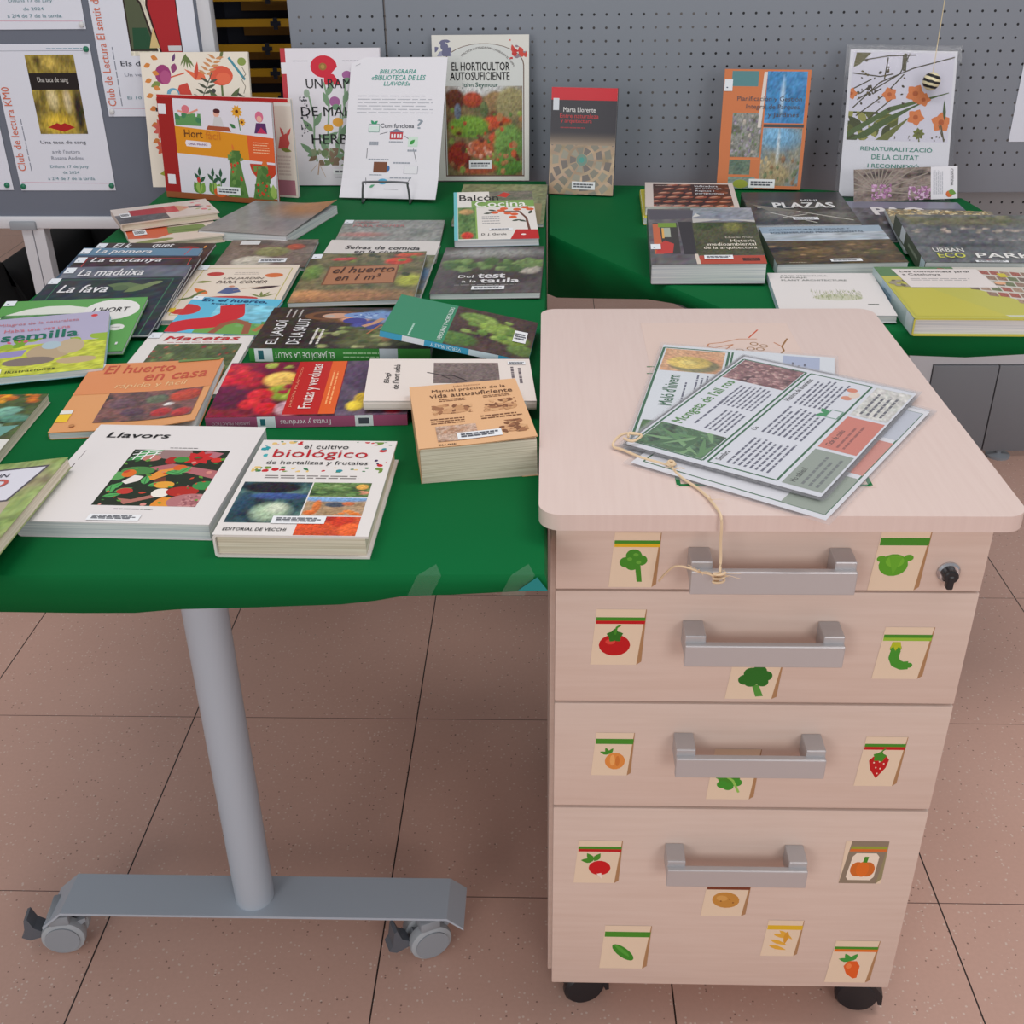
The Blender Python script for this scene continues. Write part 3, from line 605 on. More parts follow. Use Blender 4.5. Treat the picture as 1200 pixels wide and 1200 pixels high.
# ================================================================ books: pose = front-edge middle of the cover (x, y, z), yaw, tilt back, tilt sideways, width, height
POSE = {
'pencil':(-0.6877,2.0303,0.7700,0.4861,-0.0005,0.0031,0.1795,0.1160),
'carrot':(-0.6482,1.9362,0.7544,0.4321,-0.0025,0.0033,0.1612,0.1595),
'grey':(-0.5433,1.9678,0.7585,-0.2447,-0.0026,0.0050,0.1751,0.2279),
'elx':(-0.6719,1.6600,0.7485,-0.0199,0.0699,-0.0002,0.2038,0.2250),
'pomera':(-0.6769,1.6016,0.7485,-0.0203,0.1047,-0.0010,0.2028,0.2250),
'castanya':(-0.6607,1.5541,0.7485,0.0112,0.1047,0.0002,0.2027,0.2250),
'maduixa':(-0.6539,1.5015,0.7484,0.0389,0.1042,0.0034,0.1981,0.2247),
'fava':(-0.6568,1.4627,0.7520,0.0246,0.0963,0.0053,0.2063,0.2043),
'hort':(-0.6723,1.3919,0.7520,0.0936,0.1037,0.0047,0.2065,0.1747),
'semilla':(-0.6864,1.2877,0.7600,0.2725,0.0861,-0.0000,0.2500,0.1850),
'flowers':(-0.6835,1.0076,0.7540,0.0500,-0.0000,-0.0000,0.1700,0.2400),
'urbano':(-0.5828,0.7925,0.7660,-0.0000,-0.0000,0.1222,0.1700,0.2400),
'casa':(-0.4864,1.1522,0.7520,0.0829,0.0268,0.0176,0.1690,0.1967),
'llavors':(-0.4187,0.9237,0.7595,-0.0332,0.0050,0.0002,0.1927,0.2207),
'biologico':(-0.2368,0.8886,0.7665,-0.0145,-0.0004,-0.0024,0.1471,0.2052),
'manual':(-0.0687,1.0494,0.7840,0.1657,-0.0011,0.0220,0.1255,0.1675),
'elogi':(-0.1099,1.1951,0.7695,0.0782,0.0009,-0.0319,0.2024,0.1334),
'frutas':(-0.2776,1.1798,0.7570,0.0599,0.0013,-0.0047,0.2348,0.1712),
'jardi':(-0.2725,1.3875,0.7610,0.0018,0.0005,-0.0037,0.2422,0.1648),
'verduras':(-0.1169,1.3579,0.7758,-0.0815,0.0092,-0.1883,0.1960,0.1438),
'test':(-0.0920,1.6459,0.7520,-0.0239,-0.0012,0.0207,0.1702,0.2519),
'balcon':(-0.0829,1.9031,0.7633,0.0718,0.1481,0.0010,0.1470,0.2155),
'olive':(-0.0885,2.0595,0.7493,-0.0302,0.0576,-0.0019,0.1718,0.2513),
'greyjardin':(-0.2766,1.8322,0.7473,0.0184,0.0136,-0.0088,0.1875,0.2506),
'selvas':(-0.2826,1.6362,0.7557,-0.0399,0.0424,-0.0088,0.1885,0.2509),
'metro':(-0.2861,1.5731,0.7640,0.0059,0.0344,0.0291,0.1878,0.2215),
'spiral':(-0.4732,1.7888,0.7495,0.0363,0.0014,-0.0033,0.1533,0.1666),
'comer':(-0.4806,1.5334,0.7495,0.0132,0.0258,0.0001,0.1649,0.2488),
'enel':(-0.4706,1.4779,0.7493,-0.0998,0.0953,-0.0035,0.1373,0.1208),
'macetas':(-0.4760,1.2639,0.7480,0.0250,-0.0001,-0.0016,0.1483,0.2200),
'yellow':(0.2616,2.0697,0.7561,-0.0449,0.0001,-0.0015,0.1600,0.2206),
'roof':(0.2724,2.0802,0.7735,-0.0746,0.0015,0.0026,0.1731,0.1939),
'historia':(0.2555,1.7087,0.7777,-0.0488,0.0972,0.0202,0.1790,0.2500),
'plazas':(0.4620,1.9676,0.7704,-0.0571,-0.0001,0.0148,0.1869,0.2382),
'pao':(0.6807,1.9476,0.7466,-0.0391,0.0101,-0.0049,0.2220,0.2637),
'paisatge':(0.4770,1.7623,0.7620,-0.0152,0.0316,0.0200,0.2077,0.2014),
'straw':(0.6980,1.8521,0.7570,-0.1219,0.0228,0.0005,0.1897,0.2432),
'eco':(0.7209,1.7396,0.7690,-0.0374,0.0956,0.0003,0.2400,0.2149),
'plan':(0.4207,1.5363,0.7540,-0.0702,0.0036,0.0170,0.1626,0.1987),
'map':(0.6297,1.4813,0.7680,-0.0213,-0.0002,0.0000,0.2400,0.2400),
'botanical':(-0.7226,2.3825,0.7430,-0.0218,1.3896,-0.0006,0.2245,0.2658),
'rabbit':(-0.6488,2.3252,0.7430,-0.2396,1.5300,-0.0006,0.2967,0.1912),
'hort facil':(-0.6571,2.2654,0.7430,-0.2973,1.4847,-0.0019,0.2577,0.1929),
'ramat':(-0.4406,2.3951,0.7430,-0.0178,1.4554,-0.0000,0.2045,0.2698),
'sheet':(-0.3177,2.2701,0.7429,-0.1516,1.0603,0.0369,0.2032,0.2892),
'horticultor':(-0.1337,2.4321,0.7430,-0.0139,1.4550,-0.0046,0.2001,0.2878),
'llorente':(0.0719,2.2997,0.7430,-0.1745,1.4077,-0.0002,0.1318,0.2041),
'planif':(0.4387,2.3391,0.7430,-0.1242,1.3920,-0.0009,0.1695,0.2293),
'poster':(0.6897,2.2593,0.7429,-0.1595,1.0684,-0.0203,0.2056,0.2930),
'leaflet':(0.7083,2.2366,0.7430,0.1335,1.1960,0.0034,0.2109,0.0541),
}
def pose_matrix(key, t):
    cx, cy, z, yaw, tx, ty, w, h = POSE[key]; c, s = math.cos(yaw), math.sin(yaw)
    ex = Vector((c, s, 0)); ey = Vector((-s, c, 0)); ez = Vector((0, 0, 1))
    ey2 = math.cos(tx) * ey + math.sin(tx) * ez; ez2 = -math.sin(tx) * ey + math.cos(tx) * ez
    ex2 = math.cos(ty) * ex + math.sin(ty) * ez2; ez3 = -math.sin(ty) * ex + math.cos(ty) * ez2
    p = Vector((cx, cy, z)) - ez3 * t
    if tx > 1.0: p += Vector((0, 0, t * math.cos(tx) * 1.0))
    m = Matrix((ex2, ey2, ez3)).transposed().to_4x4(); m.translation = p
    return m, w, h
COVERM = {}
def cover_mat(col, coat=True):
    k = tuple(round(c, 4) for c in col) + (coat,)
    if k not in COVERM: COVERM[k] = mat('cover_stock_%d' % len(COVERM), col, 0.36 if coat else 0.5, coat=0.1 if coat else 0.0, spec=0.3)
    return COVERM[k]
def book(key, name, label, group, t, col, edge, spine='L', hard=False, coat=True, cream=False, lift=None, art=None, spine_art=None, tag_=True, tagv=0.90, curl=None):
    mw, w, h = pose_matrix(key, t); root = thing(name, label, 'book', group=group, mw=mw)
    ct = 0.0022 if hard else 0.0005; ov = 0.003 if hard else 0.0004
    A, B = (w, h) if spine == 'L' else (h, w)     # A: spine to fore-edge, B: along the spine
    cv = (lambda a, b, z: (a - w / 2, b, z)) if spine == 'L' else (lambda a, b, z: (w / 2 - b, a, z))
    na, nb = (14, 14) if lift else (1, 1)
    rr = min(0.003, t * 0.3)
    outer = [(A - A * i / na, t) for i in range(na)] + [(rr, t), (rr * .3, t - rr * .3), (0, t - rr), (0, rr), (rr * .3, rr * .3), (rr, 0), (A, 0)]
    inner = [(A, ct), (ct + rr * .5, ct), (ct, ct + rr * .5), (ct, t - ct - rr * .5), (ct + rr * .5, t - ct)] + [(A * i / na, t - ct) for i in range(1, na)] + [(A, t - ct)]
    prof = outer + inner; n = len(prof); verts = []; faces = []
    warp = (lambda x, y: lift(x / w + .5, y / h)) if lift else None
    for j in range(nb + 1):
        b = B * j / nb
        for a, z in prof:
            x, y, zz = cv(a, b, z)
            if lift and z > t - ct - 1e-5 and a > rr: zz += lift(x / w + .5, y / h)
            verts.append((x, y, zz))
    for j in range(nb):
        for i in range(n): faces.append((j * n + i, j * n + (i + 1) % n, (j + 1) * n + (i + 1) % n, (j + 1) * n + i))
    bm = bmesh.new(); bv = [bm.verts.new(v) for v in verts]
    for f in faces: bm.faces.new([bv[i] for i in f])
    # end caps: quads between outer and inner walls
    for j in (0, nb):
        b = j * n; L = len(outer)
        topo = list(range(na + 1)); topi = list(range(n - 1, n - 1 - na, -1)) + [n - na]
        bm.faces.new([bv[b + i] for i in range(n)])
    bm_obj('cover', bm, cover_mat(col, coat), root)
    pa0, pa1, pb0, pb1 = ct + 0.0004, A - ov - 0.0006, ov + 0.0006, B - ov - 0.0006
    bm = bmesh.new(); vs = []
    for z in (ct + 0.0001, t - ct - 0.0001):
        for a, b in ((pa0, pb0), (pa1, pb0), (pa1, pb1), (pa0, pb1)): vs.append(bm.verts.new(cv(a, b, z)))
    for f in ((0, 1, 2, 3), (4, 5, 6, 7), (0, 1, 5, 4), (1, 2, 6, 5), (2, 3, 7, 6), (3, 0, 4, 7)): bm.faces.new([vs[i] for i in f])
    bm_obj('page_block', bm, PAGESC if cream else PAGES, root)
    pm = PRINT if coat else MATTE
    if art:
        k = Ink(w, h, len(key) + 3); k.nsub = 14 if lift else 1; art(k); k.finish(root, pm, t + (0.0004 if lift else 0), warp)
    if tag_ is not False:
        q = Ink(w, h); q.z = 0.0011; u1 = 0.016 / w; vv = 0.022 / h; q.R(0.008, tagv, 0.008 + u1, tagv + vv, C(226, 230, 236)); q.L([(0.008 + u1 * .25, tagv + vv * .3), (0.008 + u1 * .45, tagv + vv * .3)], .012, C(70, 80, 100))
        q.build('shelf_label', root, PAPERPRINT, t, warp)
    if spine_art:
        k = Ink(B, t); k.z = 0.0002; spine_art(k)
        mp = (lambda x, y, z: (x, -z, y)) if spine == 'F' else (lambda x, y, z: (-w / 2 - z, B / 2 - x, y))
        k.finish(root, pm, 0, None, mp, 'spine_print', 'spine_title')
    return root
def fl_(k, n, reg, cols, r=(0.02, 0.05), seed=2, leaf=0.6):
    """small flat vegetables / leaves scattered in reg"""
    rn = random.Random(seed); o = k.clip; k.clip = reg
    for _ in range(n):
        u = reg[0] + (reg[2] - reg[0]) * rn.random(); v = reg[1] + (reg[3] - reg[1]) * rn.random(); c = cols[rn.randrange(len(cols))]; q = r[0] + (r[1] - r[0]) * rn.random()
        if rn.random() < leaf: k.leaf(u, v, q * 2.2, q * 1.1, rn.random() * 360, c)
        else: k.E(u, v, q, q * (.6 + .4 * rn.random()), c, rn.random() * 180, 14)
    k.clip = o
G1 = 'books lying on the near table'; G2 = 'books lying on the right table'; G3 = 'books standing along the back'
DKG = C(26, 48, 24); MG = C(70, 104, 52); LG = C(120, 150, 72); SOIL = C(64, 46, 38); TERRA = C(168, 84, 52)

# ---- near table, front row
def a_llavors(k):
    k.R(0, 0, 1, 1, C(224, 218, 217)); k.T('Llavors', .10, .845, .47, .905, BLK, .012, .12); k.L([(.05, .40), (.05, .56)], .006, C(90, 80, 84)); k.L([(.05, .60), (.05, .70)], .004, C(120, 110, 112))
    b = (.325, .155, .875, .72); k.clip = b; k.R(*b, C(38, 48, 34)); u = lambda x: b[0] + x * (b[2] - b[0]); v = lambda y: b[1] + y * (b[3] - b[1])
    def E(x, y, rx, ry, c, r=0): k.E(u(x), v(y), rx * .55, ry * .55, c, r)
    def P(pts, c): k.P([(u(x), v(y)) for x, y in pts], c)
    P([(0, .78), (.12, 1), (.35, 1), (.3, .85)], C(70, 150, 80)); E(.45, .93, .18, .13, C(150, 120, 118)); P([(.28, .66), (.5, .74), (1, .62), (1, .48), (.7, .58), (.5, .56)], C(176, 104, 108)); P([(.62, .9), (.78, .99), (.95, .95), (.9, .85)], C(176, 110, 120))
    E(.2, .6, .17, .09, C(76, 132, 70)); E(.02, .5, .1, .09, C(94, 160, 90)); E(.13, .55, .07, .08, C(220, 110, 40)); P([(.3, .44), (.42, .62), (.55, .66), (.55, .56), (.42, .44)], C(226, 146, 60)); P([(.42, .44), (.52, .5), (.55, .42), (.46, .36)], C(112, 60, 44))
    P([(.12, .4), (.2, .52), (.3, .5), (.28, .42), (.18, .36)], C(230, 222, 216)); E(.24, .84, .10, .07, C(192, 120, 110)); E(.46, .8, .06, .08, C(170, 40, 36)); k.flower(u(.72), v(.85), .09, 8, C(196, 40, 40), C(150, 30, 30)); E(.92, .82, .06, .05, C(206, 50, 40)); E(.6, .67, .07, .06, C(214, 100, 44)); E(.56, .82, .08, .06, C(66, 140, 60))
    for x, y, a in ((.05, .26, 60), (.08, .2, 100), (.12, .22, 30), (.04, .14, 20), (.48, .56, 20), (.5, .6, -20), (.62, .56, 60), (.4, .33, 30), (.36, .36, 100)): k.leaf(u(x), v(y), .10, .05, a, C(84, 166, 90), C(40, 90, 50))
    P([(.2, .12), (.3, .02), (.55, .14), (.6, .22), (.5, .18), (.34, .1)], C(176, 112, 100)); E(.22, .24, .08, .06, C(190, 60, 50)); E(.56, .36, .10, .07, C(226, 160, 60)); E(.58, .22, .09, .09, C(236, 228, 218)); E(.78, .25, .16, .10, C(176, 44, 34)); E(.96, .36, .12, .09, C(60, 140, 74)); E(1.05, .3, .06, .06, C(206, 40, 34))
    for i in range(6): E(.62 + i * .045, .06, .05, .11, C(226, 140 + 4 * i, 50), -20)
    E(.93, .08, .24, .16, C(178, 116, 118)); fl_(k, 40, (u(.8), v(0), u(1), v(.2)), [C(200, 140, 140), C(150, 90, 96)], (.006, .012), 3, 0)
    for a in (0, .06, .12): k.L([(u(.02), v(.84 + a)), (u(.3), v(.93 + a * .6))], .008, C(236, 236, 234))
    for x in (.06, .14, .23): k.L([(u(x), v(.8)), (u(x + .03), v(.97))], .008, C(236, 236, 234))
    fl_(k, 36, b, [C(96, 150, 60), C(200, 70, 50), C(60, 120, 60), C(214, 140, 130)], (.008, .02), 9)
    k.clip = (0, 0, 1, 1); k.lines(.52, .735, .70, .747, 1, C(110, 106, 108)); k.lines(.46, .115, .68, .13, 1, C(110, 106, 108)); k.bar(.36, .015, .63, .07)
book('llavors', 'large_paperback', 'wide white paperback with a framed vegetable garden drawing, at the table front', G1, 0.0175, C(222, 216, 216), .0, art=a_llavors, tag_=False, coat=False)
def a_bio(k):
    k.R(0, 0, 1, 1, C(226, 220, 217)); k.T('el cultivo', .33, .895, .66, .945, BLK, 0, 0); k.T('biológico', .13, .765, .82, .885, C(186, 30, 40), .004); k.T('de hortalizas y frutales', .11, .70, .84, .755, BLK)
    fl_(k, 30, (.03, .63, .96, .69), [C(196, 36, 40), C(60, 120, 80), C(226, 190, 120), C(110, 140, 60), C(40, 140, 150)], (.012, .028), 4, .4); fl_(k, 9, (.08, .945, .32, .985), [C(196, 36, 40), C(60, 120, 80), C(226, 190, 120)], (.012, .03), 5, .3); fl_(k, 9, (.68, .945, .97, .985), [C(196, 36, 40), C(60, 120, 80), C(110, 140, 60)], (.012, .03), 6, .3); fl_(k, 7, (.88, .70, .97, .92), [C(196, 36, 40), C(40, 140, 150), C(70, 50, 90)], (.014, .03), 7, .3); fl_(k, 6, (.02, .70, .09, .93), [C(40, 150, 160), C(60, 170, 176)], (.014, .03), 8, .3)
    k.lines(.15, .555, .86, .60, 2, C(120, 112, 110), .45)
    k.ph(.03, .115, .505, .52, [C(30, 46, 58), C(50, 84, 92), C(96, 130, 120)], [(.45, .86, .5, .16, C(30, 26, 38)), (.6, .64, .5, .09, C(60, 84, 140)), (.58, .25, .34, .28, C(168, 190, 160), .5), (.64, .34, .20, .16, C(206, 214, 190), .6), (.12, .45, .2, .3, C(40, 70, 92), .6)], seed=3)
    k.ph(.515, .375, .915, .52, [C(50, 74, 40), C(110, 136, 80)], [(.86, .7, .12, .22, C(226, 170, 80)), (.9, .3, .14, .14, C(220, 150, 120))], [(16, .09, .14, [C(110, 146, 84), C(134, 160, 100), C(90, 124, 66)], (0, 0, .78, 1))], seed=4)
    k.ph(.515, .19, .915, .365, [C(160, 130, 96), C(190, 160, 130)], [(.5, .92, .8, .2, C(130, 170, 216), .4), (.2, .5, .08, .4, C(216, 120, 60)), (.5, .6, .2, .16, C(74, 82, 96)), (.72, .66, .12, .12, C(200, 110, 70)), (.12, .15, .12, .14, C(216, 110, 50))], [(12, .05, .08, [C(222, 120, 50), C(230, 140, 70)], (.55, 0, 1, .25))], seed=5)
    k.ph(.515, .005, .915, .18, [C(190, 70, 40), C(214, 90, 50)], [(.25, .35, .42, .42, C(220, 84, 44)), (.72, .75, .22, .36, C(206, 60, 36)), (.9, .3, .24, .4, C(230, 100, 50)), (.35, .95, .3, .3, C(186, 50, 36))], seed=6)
    k.bar(.34, .105, .69, .175); k.T('EDITORIAL DE VECCHI', .05, .038, .46, .064, BLK, .01, .1)
book('biologico', 'hardcover_book', 'white hardcover with vegetable border, cabbage and tomato photos, at the table front', G1, 0.0245, C(224, 216, 212), 0, hard=True, cream=True, art=a_bio, tag_=False)
def a_manual(k):
    k.R(0, 0, 1, 1, C(226, 178, 134)); br = C(120, 78, 54); tx = C(92, 60, 42)
    k.T('John Seymour', .40, .925, .66, .955, C(150, 100, 70), 0, .1); k.T('Manual práctico de la', .20, .845, .88, .905, tx, .006); k.T('vida autosuficiente', .17, .765, .93, .835, tx, .006)
    k.lines(.25, .69, .51, .745, 2, br, .45); k.lines(.65, .70, .92, .745, 2, br, .45); k.lines(.14, .33, .44, .43, 3, br, .45); k.lines(.58, .345, .95, .42, 2, br, .45)
    for (a, b, c, d), sd in (((.17, .47, .53, .66), 1), ((.62, .45, .93, .68), 2), ((.71, .08, .95, .32), 3)):
        o = k.clip; k.clip = (a, b, c, d); k.E((a + c) / 2, (b + d) / 2 - .03, (c - a) * .46, (d - b) * .30, C(206, 156, 114)); fl_(k, 26, (a, b + .02, c, d - .02), [C(160, 110, 78), C(196, 146, 104), C(130, 86, 60), C(214, 168, 124)], (.02, .05), sd, .5); k.clip = o
    k.ph(.17, .07, .52, .30, [C(176, 132, 104), C(206, 178, 160), C(150, 110, 86)], seed=8); k.bar(.34, .075, .72, .175, 2); k.T('BLUME', .17, .012, .32, .032, BLK, .01)
book('manual', 'thick_paperback', 'very thick tan paperback with brown engravings, next to the drawer cabinet', G1, .0435, C(226, 178, 134), 0, cream=True, coat=False, tag_=False, art=a_manual, lift=lambda u, v: .006 * max(0, u - .35) ** 1.5 * max(0, 1 - v) ** 1.2)
def a_elogi(k):
    k.R(0, 0, 1, 1, C(228, 216, 209)); k.T('Elogi', .105, .40, .145, .64, BLK, .004, .1, 90); k.T("de l'hort urbà", .155, .26, .195, .84, BLK, .004, .1, 90)
    k.ph(.40, .40, .80, .90, [C(112, 98, 96), C(132, 116, 112)], seed=2, freq=3); k.L([(.36, .66), (.44, .60), (.52, .58), (.60, .46)], .012, C(50, 40, 44)); k.L([(.44, .60), (.50, .50)], .008, C(50, 40, 44)); k.lines(.86, .40, .95, .82, 2, C(110, 100, 104), .4, True); k.bar(.86, .84, .97, .92, 2)
book('elogi', 'small_paperback', 'white landscape paperback with grey picture, partly under the thick tan book', G1, 0.012, C(226, 214, 208), 0, spine='F', coat=False, tag_=False, art=a_elogi, spine_art=lambda k: (k.R(.82, .05, .94, .95, C(226, 232, 238)), k.R(.83, .2, .87, .8, C(50, 90, 110)), k.T("De l'hort", .60, .2, .78, .8, BLK, 0, 0, 180)))
def a_frutas(k):
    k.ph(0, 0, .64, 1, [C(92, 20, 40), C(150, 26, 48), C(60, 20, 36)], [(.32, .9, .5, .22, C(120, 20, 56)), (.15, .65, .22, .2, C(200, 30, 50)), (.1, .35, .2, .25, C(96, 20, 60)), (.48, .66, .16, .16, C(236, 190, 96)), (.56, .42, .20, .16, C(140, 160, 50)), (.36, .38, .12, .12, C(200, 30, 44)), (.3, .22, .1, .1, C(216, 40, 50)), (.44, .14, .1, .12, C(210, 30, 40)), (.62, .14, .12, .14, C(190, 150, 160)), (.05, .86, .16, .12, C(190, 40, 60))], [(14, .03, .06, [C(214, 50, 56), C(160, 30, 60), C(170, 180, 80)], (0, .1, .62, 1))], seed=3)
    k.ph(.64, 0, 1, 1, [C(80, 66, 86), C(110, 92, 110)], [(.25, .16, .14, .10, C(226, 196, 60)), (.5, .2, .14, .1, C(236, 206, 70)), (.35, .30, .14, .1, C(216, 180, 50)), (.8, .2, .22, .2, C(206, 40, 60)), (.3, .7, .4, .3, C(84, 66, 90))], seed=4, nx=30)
    k.P([(.375, 0.03), (.635, .03), (.635, 1), (.375, 1)], C(190, 34, 32)); k.P([(.555, .03), (.635, .03), (.635, 1), (.555, 1)], C(226, 96, 36)); k.T('Frutas y verduras', .445, .12, .53, .94, C(240, 220, 214), .008, 0, 90); k.T('JARDÍN PRÁCTICO', .392, .14, .412, .88, C(230, 150, 120), 0, 0, 90); k.lines(.57, .2, .61, .85, 2, C(244, 170, 110), .4, True)
book('frutas', 'gardening_book', 'paperback with red vegetables and a red title band, purple spine to the front', G1, 0.014, C(150, 60, 104), 0, spine='F', tag_=False, art=a_frutas, spine_art=lambda k: (k.R(0, 0, 1, 1, C(166, 84, 120)), k.R(.255, 0, .345, 1, C(226, 232, 238)), k.R(.27, .2, .295, .8, C(50, 110, 120)), k.R(.74, 0, .83, 1, C(226, 228, 234)), k.R(.757, .2, .81, .75, C(80, 80, 92)), k.T('Frutas y verduras', .37, .2, .62, .85, C(236, 220, 230), .006, 0, 180), k.T('JARDÍN PRÁCTICO', .03, .25, .22, .65, C(220, 190, 206), 0, 0, 180)))
def a_casa(k):
    k.R(0, 0, 1, 1, C(222, 158, 104)); k.R(0, .52, 1, 1, C(220, 142, 92)); k.T('El huerto', .13, .83, .66, .96, C(196, 84, 62), .01, .1); k.T('en casa', .46, .69, .93, .79, C(196, 84, 62), .01, .1); k.T('rápido y fácil', .28, .57, .80, .66, C(232, 190, 140), 0, .1)
    k.ph(.27, .10, .95, .52, [C(92, 74, 76), C(136, 92, 86), C(64, 62, 60)], [(.85, .75, .2, .24, C(186, 70, 52)), (.66, .22, .12, .16, C(176, 54, 56)), (.88, .14, .12, .16, C(180, 60, 60)), (.2, .6, .16, .2, C(110, 84, 92)), (.35, .3, .14, .16, C(94, 72, 84)), (.55, .7, .14, .16, C(104, 112, 90)), (.7, .48, .06, .06, C(226, 220, 216))], seed=5)
    k.R(.0, .13, .085, .24, C(236, 196, 52)); k.R(.0, .24, .085, .29, C(230, 226, 220)); k.R(.66, .965, .98, 1.0, C(110, 140, 80)); k.E(.14, .07, .02, .02, C(190, 130, 80))
book('casa', 'gardening_book', 'orange paperback with a tomato photo, corner curling up, left of the red-banded book', G1, 0.0085, C(222, 158, 104), 0, art=a_casa, lift=lambda u, v: .008 * max(0, u - .5) ** 2 * 4 * max(0, 1 - v * .8))
def a_urbano(k):
    k.ph(0, 0, 1, 1, [C(110, 140, 76), C(160, 176, 110), C(150, 140, 110)], seed=3); k.P([(0, .12), (.9, .12), (.86, .62), (0, .62)], C(184, 170, 150)); k.P([(.0, .62), (.84, .62), (.92, .94), (0, .94)], C(90, 84, 90)); k.P([(.0, .635), (.825, .635), (.90, .925), (0, .925)], C(220, 218, 228))
    k.T('CÓMO HACER UN', .12, .855, .70, .895, C(60, 56, 70), .004, .1); k.T('HUERTO', .10, .755, .74, .835, C(196, 92, 84), .03); k.T('URBANO', .06, .655, .66, .735, C(196, 92, 84), .03); fl_(k, 14, (.3, .12, .95, .58), [C(130, 90, 50), C(60, 50, 50), C(196, 190, 90), C(90, 130, 60)], (.02, .05), 5)
book('urbano', 'gardening_book', 'green-edged book with a white sign on its cover, at the lower left photo edge', G1, .012, C(150, 166, 110), 0, cream=True, art=a_urbano, tag_=False)
def a_flowers(k):
    k.ph(0, .46, 1, 1, [C(60, 74, 44), C(90, 104, 60), C(48, 56, 40)], [], [(16, .03, .06, [C(226, 160, 40), C(222, 130, 40), C(196, 110, 40)], (.5, .8, 1, 1)), (14, .06, .13, [C(120, 170, 150), C(150, 190, 170), C(90, 140, 120)], (.5, .1, .95, .7))], seed=7); k.R(0, 0, 1, .46, C(222, 220, 214)); k.P([(0, .46), (.9, .46), (.98, .62), (0, .5)], C(110, 160, 150)); k.lines(.5, .36, .88, .42, 1, C(90, 90, 90))
book('flowers', 'gardening_book', 'book with orange flowers above blue-green leaves, at the left edge of the photo', G1, .0115, C(212, 206, 190), 0, cream=True, art=a_flowers, tag_=False)
def a_semilla(k):
    k.R(0, 0, 1, 1, C(196, 188, 40 + 40)); k.ph(0, 0, 1, .52, [C(176, 186, 60), C(196, 200, 74), C(160, 176, 56)], seed=2, freq=3); k.R(0, .50, 1, 1, C(176, 170, 196)); fl_(k, 22, (0, .46, 1, .60), [C(120, 160, 50), C(150, 180, 60)], (.03, .06), 4, .2)
    k.T('Había una vez una', .46, .735, .80, .79, C(206, 110, 120)); k.T('semilla', .455, .58, .85, .715, C(30, 110, 90), .02); k.T('Milagros de la naturaleza', .42, .84, .84, .90, C(196, 120, 130)); k.E(.92, .93, .018, .018, C(210, 60, 60))
    k.E(.72, .36, .12, .10, C(182, 160, 130), 20); k.E(.82, .42, .07, .09, C(190, 170, 140)); k.E(.72, .46, .05, .05, C(170, 190, 200)); k.E(.62, .22, .13, .05, C(130, 116, 108)); k.E(.86, .18, .10, .04, C(190, 166, 130)); k.P([(.42, .30), (.58, .32), (.60, .42), (.44, .40)], C(150, 140, 190)); k.P([(.26, .13), (.36, .14), (.34, .22), (.26, .21)], C(196, 50, 44))
    for u in (.2, .3, .38): k.E(u, .30, .02, .05, C(226, 222, 196)); k.leaf(u, .3, .06, .03, 80, C(90, 150, 60))
    fl_(k, 10, (.1, .5, .6, .58), [C(206, 90, 120)], (.008, .014), 6, 0); k.bar(.20, .05, .50, .12, 2); k.T('Ilustraciones', .52, .05, .76, .09, C(50, 60, 40), 0, .1)
book('semilla', 'picture_book', 'childrens picture book with lilac sky and yellow-green meadow, at the left table edge', G1, 0.0095, C(140, 190, 200), 0, art=a_semilla, tag_=False)
def a_hort(k):
    k.R(0, 0, 1, 1, C(96, 160, 84)); k.E(.40, .46, .42, .36, C(222, 224, 214)); k.ph(.05, .05, .72, .72, [C(46, 84, 50), C(100, 150, 90), C(70, 120, 70)], [], [(14, .08, .14, [C(70, 130, 74), C(120, 170, 110), C(40, 90, 50)], (0, 0, 1, 1))], seed=3); k.P([(0, 0), (1, 0), (1, .1), (0, .1)], C(96, 160, 84)); k.E(.79, .77, .19, .17, C(228, 226, 222)); k.T("L'HORT", .66, .72, .91, .81, BLK, .004, .15); k.E(.88, .43, .055, .05, C(226, 224, 220)); k.lines(.85, .42, .91, .44, 1, C(100, 100, 100)); k.T('1', .93, .11, .945, .15, WHT)
book('hort', 'picture_book', 'green picture book with a white oval title, under the lilac picture book', G1, 0.0055, C(96, 160, 84), 0, art=a_hort)
def series(key, title, band, base, tcol, label, veg=None, border=None, cols=None, tv=(.87, .975)):
    def art(k):
        k.ph(0, 0, 1, 1, [base, cols or base, base], seed=len(title), freq=3, nx=24, ny=24); k.R(0, .865, 1, 1, band) if band else None
        if border: k.frame(.09, -.2, .93, .965, .007, border)
        k.T(title, .13, tv[0], min(.95, .13 + .052 * len(title)), tv[1], WHT, .018, .2) if title else None
        if veg: veg(k)
    book(key, 'picture_book', label, 'picture books with white titles fanned out at the left', .0045, base, 0, art=art, tagv=.88)
series('elx', '', C(58, 44, 40), C(70, 44, 40), WHT, 'backmost of the fanned picture books, dark brown with a red fruit', lambda k: (k.T('El k', .15, .885, .30, .98, WHT, .018, .2), k.T('quet', .48, .875, .66, .975, WHT, .018, .2), k.E(.8, .86, .1, .08, C(150, 40, 36)), k.E(.93, .92, .01, .03, C(216, 140, 60))))
series('pomera', 'La pomera', C(96, 132, 158), C(60, 80, 104), WHT, 'second of the fanned picture books, blue-grey band with red stroke', lambda k: k.L([(.88, .88), (.905, 1)], .008, C(196, 60, 70)))
series('castanya', 'La castanya', None, C(58, 40, 44), WHT, 'middle of the fanned picture books, dark red-brown with chestnuts', lambda k: (k.E(.62, .74, .17, .09, C(140, 80, 60)), k.E(.66, .78, .08, .04, C(170, 104, 78))), C(190, 50, 50))
series('maduixa', 'La maduixa', None, C(92, 96, 110), WHT, 'fourth of the fanned picture books, plain blue-grey', lambda k: k.E(.72, .5, .12, .1, C(70, 74, 86)), None, C(104, 108, 120), (.83, .95))
